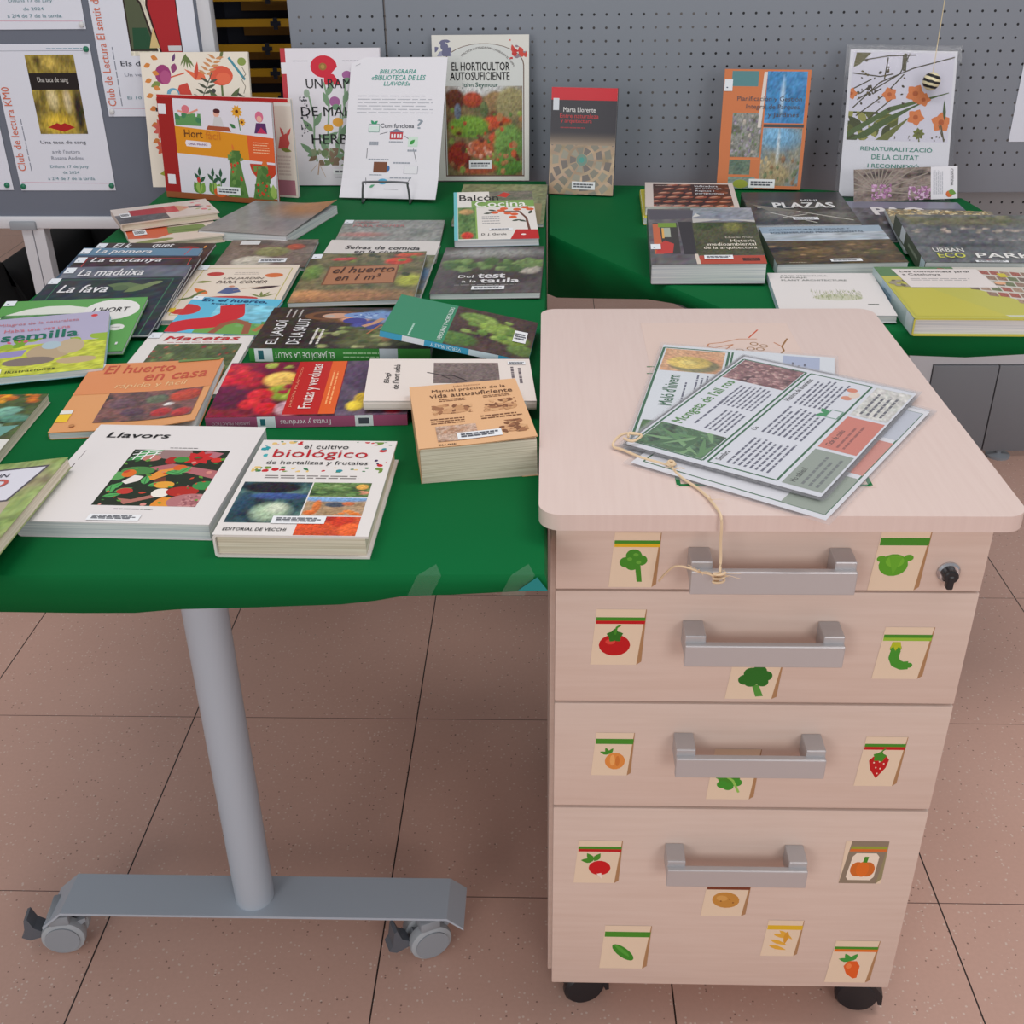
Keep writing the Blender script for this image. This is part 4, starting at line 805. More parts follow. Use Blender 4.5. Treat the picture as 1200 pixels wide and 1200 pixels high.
series('fava', 'La fava', None, C(48, 58, 62), WHT, 'frontmost of the fanned picture books, dark green with a bean pod', lambda k: (k.leaf(.46, .86, .34, .12, -8, C(96, 116, 76)), k.leaf(.62, .72, .28, .10, 40, C(110, 128, 80)), k.E(.58, .80, .06, .05, C(84, 104, 70)), k.E(.80, .88, .07, .03, C(120, 134, 92), 30)), C(60, 116, 84), C(40, 48, 54), (.72, .86))
def a_pencil(k):
    k.R(0, 0, 1, 1, C(214, 202, 194)); k.ph(0, 0, .5, .55, [C(60, 58, 62), C(104, 104, 108)], seed=2, freq=3); k.P([(.16, .42), (.52, .36), (.52, .78), (.16, .78)], C(170, 34, 44)); k.P([(.52, .36), (.64, .36), (.64, .78), (.52, .78)], C(196, 80, 84)); k.P([(.64, .36), (.76, .52), (.76, .62), (.64, .78)], C(206, 164, 132)); k.P([(.76, .50), (.92, .52), (.86, .60), (.76, .63)], C(50, 48, 56)); fl_(k, 10, (.70, .2, .98, .95), [C(150, 160, 90), C(214, 110, 120), C(226, 226, 226)], (.02, .04), 3); k.bar(.05, .35, .15, .62, 3)
book('pencil', 'board_book', 'small board book with a big red pencil, topmost at the far left', G1, 0.0135, C(206, 190, 178), 0, hard=True, cream=True, art=a_pencil, tag_=False)
def a_carrot(k):
    k.R(0, 0, 1, 1, C(224, 208, 194)); k.P([(.0, .30), (.30, .20), (.50, .34), (.52, .56), (.34, .84), (.02, .95)], C(208, 92, 56)); k.P([(.44, .34), (.9, .30), (.86, .62), (.46, .62)], C(116, 140, 74)); k.L([(.5, .45), (.85, .40)], .04, C(90, 116, 60)); k.E(.25, .10, .22, .07, C(130, 140, 66), 6); k.bar(.08, .40, .22, .62, 3)
book('carrot', 'board_book', 'small cream board book with an orange carrot, under the red pencil book', G1, 0.0125, C(222, 206, 192), 0, hard=True, cream=True, art=a_carrot, tag_=False)
book('grey', 'wide_paperback', 'shiny grey and brown paperback with curled cover, in front of the standing childrens books', G1, 0.0165, C(140, 138, 136), 0, art=lambda k: (k.ph(0, 0, 1, 1, [C(128, 128, 132), C(150, 148, 146)], [(.95, .85, .75, .45, C(168, 116, 70), .6)], seed=4, freq=3, grain=.2),), tag_=False, lift=lambda u, v: .010 * max(0, u - .5) ** 2 * 4 * v)
def a_spiral(k):
    k.ph(0, 0, 1, 1, [C(104, 92, 84), C(130, 116, 106), C(86, 72, 66)], [(.78, .72, .12, .12, C(176, 84, 62)), (.55, .55, .22, .2, C(130, 136, 90)), (.4, .2, .26, .22, C(190, 184, 170))], seed=3); k.bar(.46, .16, .76, .30); k.R(.12, .82, .34, .95, C(222, 222, 222))
book('spiral', 'gardening_book', 'grey-brown book with a ringed left edge behind the cream garden book', G1, .007, C(110, 98, 88), 0, art=a_spiral, tag_=False)
def a_comer(k):
    k.R(0, 0, 1, 1, C(230, 216, 200)); k.frame(.07, .08, .94, .935, .010, C(186, 176, 96)); k.T('UN JARDÍN', .33, .70, .72, .755, C(80, 66, 60), 0, .25); k.T('PARA COMER', .29, .63, .77, .685, C(80, 66, 60), 0, .25); k.lines(.40, .80, .66, .86, 2, C(170, 156, 146), .35)
    k.E(.22, .82, .085, .06, C(186, 50, 44)); k.E(.80, .79, .09, .065, C(214, 112, 60)); k.leaf(.28, .44, .24, .09, 135, C(222, 116, 52)); k.leaf(.08, .66, .16, .07, 10, C(130, 140, 66)); k.leaf(.66, .53, .28, .08, 18, C(66, 46, 54)); k.L([(.05, .34), (.15, .38), (.2, .48), (.24, .5)], .04, C(96, 116, 66)); k.E(.16, .14, .10, .07, C(206, 66, 50)); k.P([(.36, .46), (.42, .56), (.52, .56), (.58, .48), (.48, .44)], C(70, 90, 140)); k.E(.46, .58, .03, .025, C(200, 130, 100)); k.L([(.50, .50), (.66, .56), (.74, .57)], .008, C(180, 140, 110)); k.E(.52, .36, .26, .07, C(196, 54, 50)); 
    for a in (40, 70, 100, 140): k.leaf(.80, .38, .16, .03, a, C(120, 130, 70))
    k.R(.0, .13, .09, .20, C(232, 198, 60))
book('comer', 'gardening_book', 'cream book framed with painted fruit and vegetables, beside the fanned picture books', G1, 0.0075, C(230, 216, 200), 0, art=a_comer)
def a_enel(k):
    k.R(0, 0, 1, 1, C(96, 182, 214)); k.ph(.35, .35, 1, .8, [C(120, 196, 220), C(150, 206, 224)], seed=2, freq=2, nx=12, ny=12); k.R(.3, .0, 1, .30, C(110, 160, 80)); fl_(k, 14, (.3, .2, 1, .36), [C(90, 150, 90), C(120, 170, 100)], (.03, .06), 2, .2); k.E(.02, .62, .17, .14, C(196, 52, 50)); k.L([(-.05, .05), (.2, .22), (.45, .30), (.58, .52), (.50, .80)], .26, C(200, 40, 48)); k.L([(.5, .0), (.56, .25), (.68, .36), (.82, .28), (.86, .02)], .075, C(150, 90, 64)); k.L([(.93, .1), (1.0, .28)], .06, C(176, 116, 70)); k.T('En el huerto,', .13, .855, .86, .955, C(24, 60, 110), .018, .12); k.T('frutas y verduras', .26, .775, .80, .83, C(24, 50, 90), .01, .12)
book('enel', 'picture_book', 'sky-blue picture book with a big red worm shape, below the cream framed book', G1, 0.0055, C(96, 182, 214), 0, art=a_enel)
def a_macetas(k):
    k.R(0, 0, 1, 1, C(228, 222, 218)); k.T('Macetas', .17, .855, .88, .935, C(196, 34, 42), .02, .2); k.lines(.22, .818, .80, .835, 1, C(180, 60, 60)); k.lines(.16, .955, .42, .968, 1, C(90, 90, 90)); k.R(.70, .94, 1, .985, C(50, 64, 60)); k.lines(.74, .955, .98, .972, 1, C(200, 200, 200))
    k.ph(.14, .05, .93, .80, [C(58, 70, 40), C(90, 104, 64), C(70, 84, 52)], [], [(40, .015, .03, [C(196, 60, 66), C(190, 110, 60), C(150, 40, 50)], (0, 0, 1, 1)), (26, .03, .06, [C(110, 130, 76), C(76, 96, 56)], (0, 0, 1, 1))], seed=3)
book('macetas', 'gardening_book', 'white book with red title and flower photo, tucked under the orange paperback', G1, 0.0055, C(226, 220, 216), 0, art=a_macetas)
def a_jardi(k):
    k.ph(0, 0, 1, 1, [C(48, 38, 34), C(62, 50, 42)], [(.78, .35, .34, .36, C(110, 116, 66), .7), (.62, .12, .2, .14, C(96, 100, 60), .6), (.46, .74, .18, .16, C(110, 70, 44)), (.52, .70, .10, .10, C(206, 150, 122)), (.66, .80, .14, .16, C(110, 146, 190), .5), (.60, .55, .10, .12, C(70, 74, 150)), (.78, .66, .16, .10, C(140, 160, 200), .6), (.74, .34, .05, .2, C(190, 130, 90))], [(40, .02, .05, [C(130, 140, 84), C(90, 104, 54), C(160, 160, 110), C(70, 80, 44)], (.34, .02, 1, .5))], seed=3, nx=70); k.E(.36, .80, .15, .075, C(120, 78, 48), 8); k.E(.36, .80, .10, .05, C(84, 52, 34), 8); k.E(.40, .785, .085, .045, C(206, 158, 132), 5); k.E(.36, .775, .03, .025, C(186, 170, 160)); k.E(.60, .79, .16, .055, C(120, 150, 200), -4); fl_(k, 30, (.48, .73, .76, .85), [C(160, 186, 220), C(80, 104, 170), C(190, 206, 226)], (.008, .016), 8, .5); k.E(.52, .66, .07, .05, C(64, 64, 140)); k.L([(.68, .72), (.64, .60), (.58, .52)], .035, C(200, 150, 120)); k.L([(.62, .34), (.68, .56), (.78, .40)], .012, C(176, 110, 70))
    k.T('EL JARDÍ', .06, .09, .155, .66, WHT, .014, .0, 90); k.T('DE LA SALUT', .19, .09, .265, .70, WHT, .010, .0, 90); k.lines(.31, .10, .38, .5, 2, C(220, 214, 208), .4, True); k.lines(.09, .74, .20, .96, 3, C(190, 184, 180), .3, True)
book('jardi', 'gardening_book', 'dark brown book with a person in a hat and basket, green spine to the front', G1, 0.0185, C(60, 128, 60), 0, spine='F', tag_=False, art=a_jardi, spine_art=lambda k: (k.R(0, 0, 1, 1, C(64, 136, 62)), k.R(.03, 0, .13, 1, C(222, 228, 232)), k.R(.05, .15, .08, .85, C(50, 100, 110)), k.T('EL JARDÍ DE LA SALUT', .14, .15, .47, .85, C(236, 240, 232), .006, 0, 180), k.lines(.52, .2, .72, .8, 2, C(170, 206, 160), .35), k.R(.72, 0, .82, 1, C(200, 204, 214))))
def a_verd(k):
    k.R(0, 0, .42, 1, C(58, 136, 102)); k.ph(.42, 0, 1, 1, [C(66, 50, 48), C(84, 64, 58)], [(.3, .78, .26, .14, C(120, 146, 74)), (.55, .62, .26, .16, C(130, 156, 70)), (.75, .42, .24, .16, C(126, 150, 66)), (.12, .18, .28, .18, C(84, 116, 56)), (.9, .2, .2, .14, C(96, 120, 60))], [(24, .04, .08, [C(140, 164, 84), C(100, 130, 60)], (.15, .35, .9, .85))], seed=4); k.T('VERDURAS Y HORTALIZAS', .372, .06, .402, .92, C(220, 232, 226), .008, 0, 90); k.lines(.17, .03, .20, .36, 1, C(170, 206, 190), .4, True); k.bar(.86, .38, .95, .66, 3)
book('verduras', 'small_paperback', 'green book with lettuce rows photo and blue spine, leaning on the dark brown book', G1, 0.008, C(66, 160, 196), 0, spine='F', tag_=False, art=a_verd, spine_art=lambda k: (k.R(0, 0, 1, 1, C(70, 164, 200)), k.R(.15, 0, .3, 1, C(224, 230, 234)), k.R(.6, 0, .8, 1, C(210, 224, 232)), k.T('VERDURAS Y', .34, .2, .55, .8, C(224, 240, 246), 0, 0, 180)))
def a_test(k):
    k.ph(0, 0, 1, 1, [C(72, 66, 66), C(90, 82, 82)], [(.5, .85, .7, .14, C(150, 150, 146), .6), (.55, .35, .5, .22, C(64, 56, 56), .4), (.88, .47, .12, .1, C(180, 172, 160))], [(30, .04, .09, [C(98, 128, 70), C(120, 146, 90), C(70, 100, 56)], (.08, .46, .8, .68)), (12, .03, .06, [C(110, 136, 80)], (.8, .55, 1, .72))], seed=3); k.T('Del', .22, .30, .36, .36, C(226, 224, 224), .006); k.T('test', .40, .29, .66, .385, WHT, .03); k.T('a la', .26, .205, .40, .26, C(226, 224, 224), .006); k.T('taula', .43, .195, .80, .29, WHT, .03); k.lines(.2, .155, .8, .175, 1, C(150, 146, 146)); k.bar(.37, .06, .67, .13)
book('test', 'gardening_book', 'dark grey book with a planted pot, behind the green lettuce book', G1, .0095, C(84, 78, 78), 0, art=a_test, tag_=False)
def a_balcon(k):
    k.R(0, 0, 1, 1, C(228, 222, 216)); k.ph(.45, .80, 1, 1, [C(90, 100, 80), C(130, 120, 110)], seed=3); k.R(.22, .66, 1, .80, C(128, 164, 88)); k.R(0, 0, .045, 1, C(110, 190, 196)); k.T('Balcón', .07, .80, .56, .925, BLK, .004); k.T('Cocina', .26, .655, .90, .785, C(240, 240, 232), .012); k.P([(.55, .9), (.66, .86), (.72, .94), (.64, .98)], C(196, 50, 40))
    k.ph(.05, .02, .26, .66, [C(70, 104, 56), C(120, 150, 90)], [(.5, .1, .4, .12, C(206, 60, 50)), (.5, .85, .5, .1, C(190, 150, 100))], seed=5, nx=14, ny=30); k.L([(.27, .02), (.27, .66)], .02, C(140, 176, 90))
    k.L([(.90, .18), (.88, .42), (.80, .56), (.6, .56)], .03, C(110, 70, 56)); 
    for u, v in ((.50, .54), (.58, .58), (.66, .52), (.78, .60), (.88, .64), (.94, .60), (.74, .50), (.62, .62), (.72, .44)): k.E(u, v, .05, .04, C(220, 96, 52)); 
    for u, v, a in ((.36, .52, 10), (.42, .60, -20), (.70, .36, 20), (.78, .38, -30), (.92, .50, 70)): k.leaf(u, v, .12, .05, a, C(60, 70, 56))
    k.P([(.66, .0), (1, 0), (1, .18), (.74, .19)], C(190, 40, 40)); k.E(.82, .09, .03, .02, C(240, 230, 226)); k.lines(.34, .30, .58, .48, 4, C(150, 146, 150), .3); k.bar(.42, .17, .70, .215, 1); k.T('D. J. Garcia', .32, .07, .62, .12, C(60, 56, 56), 0, .1)
book('balcon', 'gardening_book', 'white, green and orange gardening book tilted on top of the olive book', G1, .0125, C(170, 190, 200), 0, art=a_balcon, tag_=False)
book('olive', 'thin_booklet', 'olive green booklet under the white, green and orange gardening book', G1, .006, C(134, 142, 106), 0, art=lambda k: (k.ph(0, 0, 1, 1, [C(132, 140, 104), C(150, 152, 116), C(120, 124, 92)], seed=3, freq=3), k.R(.86, .0, .96, .5, C(160, 146, 110))), tag_=False)
def a_gj(k):
    k.ph(0, 0, 1, 1, [C(120, 128, 122), C(146, 146, 142), C(104, 112, 104)], [(.25, .62, .3, .08, C(186, 120, 112), .8)], seed=3, freq=4); k.T('JARDINES', .11, .90, .35, .95, C(186, 110, 110)); k.T('PARA COMER', .11, .81, .62, .87, C(186, 110, 110))
book('greyjardin', 'gardening_book', 'grey-green misty book, backmost of the three overlapping books in the table middle', G1, .005, C(134, 138, 132), 0, art=a_gj)
def a_selvas(k):
    k.R(0, 0, 1, 1, C(214, 208, 204)); k.ph(0, 0, 1, .72, [C(80, 96, 60), C(120, 120, 90), C(96, 110, 130)], [(.9, .5, .12, .2, C(90, 120, 150)), (.2, .6, .2, .1, C(180, 90, 80))], seed=4); k.T('Selvas de comida', .17, .81, .84, .88, BLK, .012, .12); k.T('en la ciudad', .27, .735, .75, .79, BLK, .012, .12)
book('selvas', 'gardening_book', 'white-topped book with black title, middle of the three overlapping books', G1, .0075, C(200, 194, 184), 0, art=a_selvas, tag_=False)
def a_metro(k):
    k.ph(0, 0, 1, 1, [C(90, 92, 62), C(126, 116, 84), C(74, 70, 52)], [(.4, .09, .7, .16, C(166, 120, 86), .6), (.12, .16, .2, .1, C(200, 146, 100), .6), (.08, .6, .1, .2, C(110, 140, 70), .5), (.92, .38, .14, .16, C(166, 170, 70), .5), (.78, .80, .13, .09, C(196, 66, 46)), (.3, .88, .12, .04, C(190, 66, 70)), (.86, .93, .14, .05, C(190, 80, 56))], [(30, .02, .05, [C(120, 140, 70), C(84, 104, 56), C(60, 70, 46)], (0, .45, 1, 1))], seed=5, nx=60, ny=50); k.P([(.20, .33), (.80, .33), (.80, .72), (.20, .72)], C(120, 78, 52)); k.P([(.215, .345), (.785, .345), (.785, .705), (.215, .705)], C(170, 116, 82)); k.T('el huerto', .25, .565, .77, .69, C(70, 40, 30), .01, .2); k.T('en 1 m²', .30, .41, .67, .53, C(70, 40, 30), .01, .2)
book('metro', 'gardening_book', 'book with a wooden sign on soil, topmost of the three overlapping books', G1, .0075, C(110, 106, 80), 0, art=a_metro)

# ---- right table
book('yellow', 'yellow_book', 'yellow book peeking out under the roof-tile book', G2, .0135, C(206, 196, 50), 0, tag_=False)
def a_roof(k):
    k.R(0, 0, 1, 1, C(222, 208, 200)); o = k.clip; k.ph(.09, .02, .945, .93, [C(60, 36, 32), C(92, 52, 42)], seed=3); k.clip = (.09, .02, .945, .93)
    for i in range(7):
        for j in range(6):
            u = .06 + i * .15 + j * .05; v = .04 + j * .17; k.E(u, v, .075, .05, C(150 + 8 * ((i + j) % 3), 84, 62), 30); k.E(u - .01, v + .02, .05, .022, C(206, 150, 124), 30); k.E(u + .03, v - .05, .05, .02, C(66, 34, 30), 30)
    k.P([(.52, .50), (.945, .50), (.945, .93), (.52, .93)], C(70, 40, 36)); fl_(k, 8, (.62, .5, .94, .8), [C(150, 90, 70), C(120, 66, 52)], (.03, .05), 2, 0); k.clip = o
    for i, s_ in enumerate(('Indicadors', 'de paisatge.', 'Reptes i', 'perspectives')): k.T(s_, .56, .80 - i * .105, .56 + .026 * len(s_), .875 - i * .105, WHT, .02)
    k.lines(.12, .84, .32, .88, 1, C(190, 170, 160)); k.lines(.12, .05, .36, .08, 1, C(210, 190, 180))
book('roof', 'landscape_book', 'book with a photo of terracotta roof tiles, far left of the right table', G2, 0.0165, C(220, 206, 198), 0, art=a_roof, tag_=False)
def a_hist(k):
    k.ph(0, 0, 1, 1, [C(98, 94, 98), C(112, 106, 108)], seed=2, freq=3, nx=24, ny=24); k.ph(.42, .74, 1, 1, [C(150, 152, 160), C(134, 140, 152)], seed=3, freq=2, nx=20, ny=12); k.ph(.40, .14, 1, .72, [C(72, 74, 56), C(84, 86, 60)], [(.5, .95, .5, .12, C(58, 70, 44), .5), (.65, .85, .2, .22, C(120, 120, 64), .6), (.2, .88, .2, .16, C(64, 78, 46), .5)], seed=4); k.P([(.42, .72), (.72, .78), (1, .72), (1, .76), (.42, .80)], C(190, 186, 182)); k.P([(.30, .16), (.41, .16), (.41, .74), (.28, .74)], C(58, 54, 58)); k.P([(.02, .78), (.42, .80), (.44, .96), (.0, .98)], C(88, 84, 92)); k.P([(.42, .82), (.50, .85), (.46, .90)], C(206, 204, 200))
    k.R(.04, .17, .27, .72, C(66, 62, 60)); k.P([(.04, .17), (.12, .17), (.10, .70), (.04, .70)], C(196, 104, 70)); k.R(.09, .64, .26, .72, C(120, 150, 60)); k.R(.12, .46, .20, .63, C(170, 176, 160)); k.P([(.05, .17), (.20, .18), (.22, .34), (.14, .40), (.07, .30)], C(192, 66, 60)); k.P([(.12, .44), (.14, .44), (.14, .62), (.12, .62)], C(226, 170, 90))
    k.P([(.41, .0), (1, 0), (1, .135), (.43, .135)], C(178, 76, 58)); k.P([(.40, .0), (.435, .0), (.42, .165), (.39, .165)], C(214, 200, 186)); k.T('Eduardo Prieto', .69, .425, .94, .455, C(206, 196, 180)); k.T('Historia', .73, .355, .95, .405, C(240, 230, 214), .006); k.T('medioambiental', .52, .295, .95, .345, C(240, 230, 214), .006); k.T('de la arquitectura', .48, .225, .95, .285, C(240, 230, 214), .006); k.bar(.47, .07, .72, .135, 2); k.R(.80, .045, .95, .095, C(70, 40, 38)); k.T('CÁTEDRA', .82, .055, .93, .085, C(190, 110, 90))
book('historia', 'thick_paperback', 'thick grey-brown paperback with a red lower band, tilted on the roof-tile book', G2, .0335, C(98, 94, 98), 0, art=a_hist, tagv=.24)
def a_plazas(k):
    k.ph(0, 0, 1, 1, [C(52, 50, 50), C(84, 78, 72), C(40, 40, 40)], [(.3, .3, .3, .2, C(120, 112, 104), .6), (.8, .25, .2, .2, C(110, 106, 98), .6)], seed=6)
    for a, b in (((.2, .35), (.6, .05)), ((.4, .42), (.95, .12)), ((.1, .5), (.5, .38)), ((.3, .2), (.55, .3))): k.L([a, b], .016, C(214, 210, 200))
    k.P([(.05, .6), (.3, .5), (.5, .38), (.2, .4)], C(130, 122, 108)); k.R(0, .74, 1, 1, C(60, 58, 60)); k.T('MINI', .56, .675, .72, .745, WHT, .006); k.T('PLAZAS', .26, .48, .86, .645, C(234, 232, 230), .04); k.bar(.39, .12, .63, .20, 2)
book('plazas', 'landscape_book', 'dark book with a bold white title, in front of the orange standing book', G2, 0.027, C(66, 62, 60), 0, art=a_plazas, tag_=False)
def a_pao(k):
    k.ph(0, 0, 1, 1, [C(70, 70, 76), C(112, 112, 120), C(60, 58, 62)], [], [(20, .04, .1, [C(130, 130, 140), C(80, 80, 86), C(100, 90, 84)], (0, 0, 1, .7))], seed=6); k.R(0, .82, 1, 1, C(128, 128, 146)); k.T('PAO', .20, .62, .66, .84, C(230, 226, 226), .05)
book('pao', 'landscape_book', 'grey book with large white letters, in front of the acrylic sign holder', G2, 0.0045, C(96, 96, 104), 0, art=a_pao, tag_=False)
def a_pais(k):
    k.R(0, 0, 1, 1, C(158, 176, 192)); k.ph(0, .52, 1, .82, [C(170, 184, 196), C(206, 206, 206)], seed=2, freq=2, nx=16, ny=10); k.ph(0, 0, 1, .60, [C(64, 52, 38), C(96, 78, 50), C(50, 44, 36)], [(.3, .9, .3, .14, C(84, 70, 44), .6), (.72, .75, .16, .25, C(110, 90, 56), .6), (.36, .5, .2, .2, C(120, 96, 60), .6), (.8, .45, .2, .16, C(90, 84, 50), .6)], [(22, .02, .05, [C(150, 120, 84), C(70, 60, 40), C(110, 100, 60)], (0, .2, 1, .8))], seed=4); k.T('ARQUITECTURA DEL PAISAJE Y', .07, .88, .74, .925, C(84, 96, 112), .006); k.T('SOSTENIBILIDAD MEDIOAMBIENTAL', .07, .80, .84, .845, C(84, 96, 112), .006); k.bar(.42, .035, .66, .105, 2); k.lines(.1, .03, .24, .05, 1, C(180, 170, 150))
book('paisatge', 'landscape_book', 'book with pale blue sky over brown hills, in the middle of the right table', G2, .0195, C(140, 140, 136), 0, art=a_pais, tag_=False, spine_art=lambda k: (k.R(0, 0, 1, 1, C(110, 104, 98)), k.R(.85, 0, 1, 1, C(214, 222, 230))))
def a_straw(k):
    k.ph(0, 0, 1, 1, [C(120, 110, 92), C(150, 140, 120)], seed=3); fl_(k, 260, (0, .80, 1, 1), [C(222, 200, 150), C(236, 220, 180), C(196, 168, 116), C(150, 126, 84)], (.012, .03), 3, .7); k.R(0, .0, 1, .78, C(126, 124, 104))
book('straw', 'landscape_book', 'book with a straw-textured cover top, under the dark parks book', G2, 0.0095, C(196, 204, 206), 0, art=a_straw, tag_=False)
def a_eco(k):
    k.ph(0, 0, 1, 1, [C(92, 94, 98), C(110, 112, 114), C(84, 86, 90)], [(.5, .86, .6, .16, C(112, 108, 84), .7), (.3, .35, .5, .06, C(76, 78, 84), .6)], [(30, .015, .03, [C(186, 170, 156), C(150, 140, 130)], (.05, .62, .95, .70)), (20, .03, .06, [C(96, 100, 70), C(124, 120, 92)], (0, .74, 1, .98)), (14, .012, .022, [C(150, 140, 136)], (.1, .42, .9, .48))], seed=5, nx=60); k.T('URBAN', .10, .20, .30, .275, C(222, 220, 214), .015); k.T('ECO', .11, .085, .29, .18, C(206, 206, 90), .02); k.T('PARKS', .36, .085, .80, .18, C(230, 228, 224), .02); k.E(.42, .03, .03, .02, C(170, 40, 56))
    k.bar(.33, -.0, .54, .035, 2)
book('eco', 'landscape_book', 'dark grey parks book with white and yellow title, at the right photo edge', G2, 0.025, C(88, 92, 84), 0, art=a_eco, tag_=False, spine_art=lambda k: (k.R(0, 0, 1, 1, C(92, 98, 84)), k.R(.24, .1, .38, 1, C(220, 226, 232)), k.R(.88, 0, 1, 1, C(206, 222, 232)), k.lines(.5, .3, .8, .7, 1, C(150, 156, 140))))
def a_plan(k):
    k.R(0, 0, 1, 1, C(226, 220, 218)); k.T('ARQUITECTURA', .11, .90, .56, .935, C(150, 150, 150)); k.T('PAISAJE', .11, .85, .36, .885, C(110, 116, 110)); k.T('PLANT ARCHITECTURE', .11, .79, .72, .825, C(120, 126, 120)); k.E(.57, .40, .22, .09, C(204, 204, 184)); o = k.clip
    rn = random.Random(3)
    for i in range(150): u = .34 + .46 * rn.random(); v = .34 + .20 * rn.random(); k.L([(u, v), (u + .03 * (rn.random() - .5), v + .03 + .05 * rn.random())], .006, [C(150, 160, 110), C(180, 186, 140), C(126, 136, 90), C(200, 196, 164)][i % 4], True)
    k.lines(.80, .22, .9, .26, 1, C(80, 90, 80))
book('plan', 'landscape_book', 'white book with a grass tuft, half hidden behind the drawer cabinet', G2, .011, C(222, 222, 226), 0, coat=False, art=a_plan, tag_=False, spine_art=lambda k: (k.R(0, 0, 1, 1, C(206, 220, 232)), k.lines(.2, .3, .7, .7, 1, C(150, 170, 190))))
def a_map(k):
    k.R(0, 0, 1, 1, C(190, 186, 84)); k.R(0, .80, 1, 1, C(90, 130, 84)); o = k.clip; k.P([(.28, .60), (.62, .60), (1, .35), (1, 1), (.5, 1), (.5, .9)], C(206, 200, 190)); k.P([(.5, .56), (1, .02), (1, .9), (.6, .9)], C(206, 200, 190))
    rn = random.Random(6)
    for i in range(11):
        for j in range(8):
            u = .40 + i * .062 + j * .01; v = .98 - j * .115 - i * .012
            if u + v * .75 < .93 or v < .02 or u > .96: continue
            c = [C(150, 120, 104), C(120, 104, 92), C(170, 140, 120), C(110, 120, 84), C(166, 92, 80)][rn.randrange(5)]; k.P([(u, v), (u + .052, v - .02), (u + .046, v - .10), (u - .006, v - .08)], c)
            for q in range(3): k.E(u + .012 + .012 * q, v - .03 - .02 * q, .005, .005, C(90, 70, 60), n=6)
    k.E(.70, .66, .035, .03, C(226, 170, 130)); k.R(.74, .78, .79, .86, C(206, 190, 50))
    k.P([(.03, .03), (.97, .03), (.97, .06), (.03, .06)], C(206, 206, 180)); k.P([(.02, .56), (.24, .56), (.55, .03), (.02, .03)], C(196, 188, 76)); fl_(k, 14, (.0, .58, .16, .72), [C(110, 104, 84), C(160, 150, 130)], (.012, .03), 3, .3)
    k.P([(.13, .57), (.66, .57), (.64, .95), (.10, .95)], C(228, 218, 214)); k.T('Les comunitats jardí', .14, .86, .58, .915, C(60, 60, 60), .004); k.T('a Catalunya', .14, .80, .38, .85, C(60, 60, 60), .004); k.lines(.17, .70, .56, .76, 2, C(150, 146, 146), .35)
book('map', 'hardcover_book', 'thick yellow-green hardcover with a town map, at the right photo edge', G2, .0255, C(196, 190, 80), 0, hard=True, art=a_map, tag_=False, spine_art=lambda k: (k.R(0, 0, 1, 1, C(176, 196, 196)), k.R(.25, .05, .5, .95, C(150, 180, 196)), k.R(.84, .05, .98, .95, C(214, 228, 234)), k.lines(.3, .3, .48, .7, 2, C(110, 140, 160))))

# ---- books standing along the back
def a_bot(k):
    k.R(0, 0, 1, 1, C(228, 220, 206)); k.E(.74, .83, .11, .085, C(214, 84, 56)); k.E(.76, .81, .07, .05, C(226, 104, 70)); k.L([(.74, .76), (.74, .6)], .02, C(90, 110, 60)); k.leaf(.74, .94, .12, .03, 70, C(96, 110, 60)); k.leaf(.70, .62, .16, .06, 120, C(84, 100, 62)); k.leaf(.80, .62, .18, .06, 55, C(84, 100, 62)); k.E(.20, .84, .075, .085, C(150, 50, 110)); k.E(.22, .82, .05, .06, C(170, 76, 126)); k.leaf(.17, .78, .1, .06, 200, C(120, 140, 70)); k.L([(.27, .82), (.40, .85)], .012, C(206, 90, 60)); k.leaf(.32, .92, .09, .06, 250, C(140, 60, 110)); k.leaf(.30, .93, .08, .03, 70, C(100, 60, 110)); k.P([(.29, .66), (.34, .76), (.42, .78), (.46, .68), (.48, .55), (.28, .58)], C(196, 60, 46)); k.E(.28, .70, .06, .05, C(100, 160, 190)); k.E(.29, .70, .035, .03, C(228, 220, 206)); k.E(.66, .72, .02, .02, C(60, 60, 60))
    for i in range(6): k.leaf(.10 - .01 * (i % 2), .97 - i * .055, .07, .045, 200 if i % 2 else -20, C(206, 130, 60)); k.leaf(.11, .66 - i * .06, .07, .05, 200 if i % 2 else -20, C(200, 120, 56))
    k.P([(.4, .88), (.50, .80), (.60, .80), (.57, .87), (.5, .85)], C(222, 106, 66)); k.leaf(.50, .8, .16, .04, 80, C(200, 70, 50)); 
    for i in range(5): k.leaf(.43, .99 - i * .004, .12, .02, 240 + 16 * i, C(96, 116, 60)); k.leaf(.52 + i * .026, .62 + i * .04, .09, .025, 150, C(70, 76, 60)); k.leaf(.52 + i * .026, .62 + i * .04, .09, .025, 20, C(70, 76, 60)); k.leaf(.60 + i * .025, .84 + i * .028, .08, .025, 150, C(200, 140, 90)); k.leaf(.60 + i * .025, .84 + i * .028, .08, .025, 10, C(200, 140, 90))
    k.L([(.50, .58), (.66, .86)], .008, C(70, 76, 60)); k.L([(.82, .96), (.96, .80)], .022, C(70, 140, 156)); k.E(.94, .93, .04, .035, C(130, 150, 70)); k.L([(.94, .89), (.97, .84), (.93, .80), (.96, .75), (.94, .70)], .006, C(110, 104, 90)); k.L([(.88, .70), (.96, .66)], .02, C(70, 70, 60)); k.P([(.16, .60), (.5, .62), (.6, .5), (.16, .5)], C(230, 180, 90)); k.flower(.15, .44, .10, 9, C(206, 90, 80), C(90, 120, 170)); k.flower(.14, .30, .08, 8, C(206, 90, 60), C(90, 120, 170)); k.P([(.08, .10), (.2, .06), (.2, .18)], C(150, 160, 50)); k.R(.1, .57, .13, .60, C(40, 40, 40))
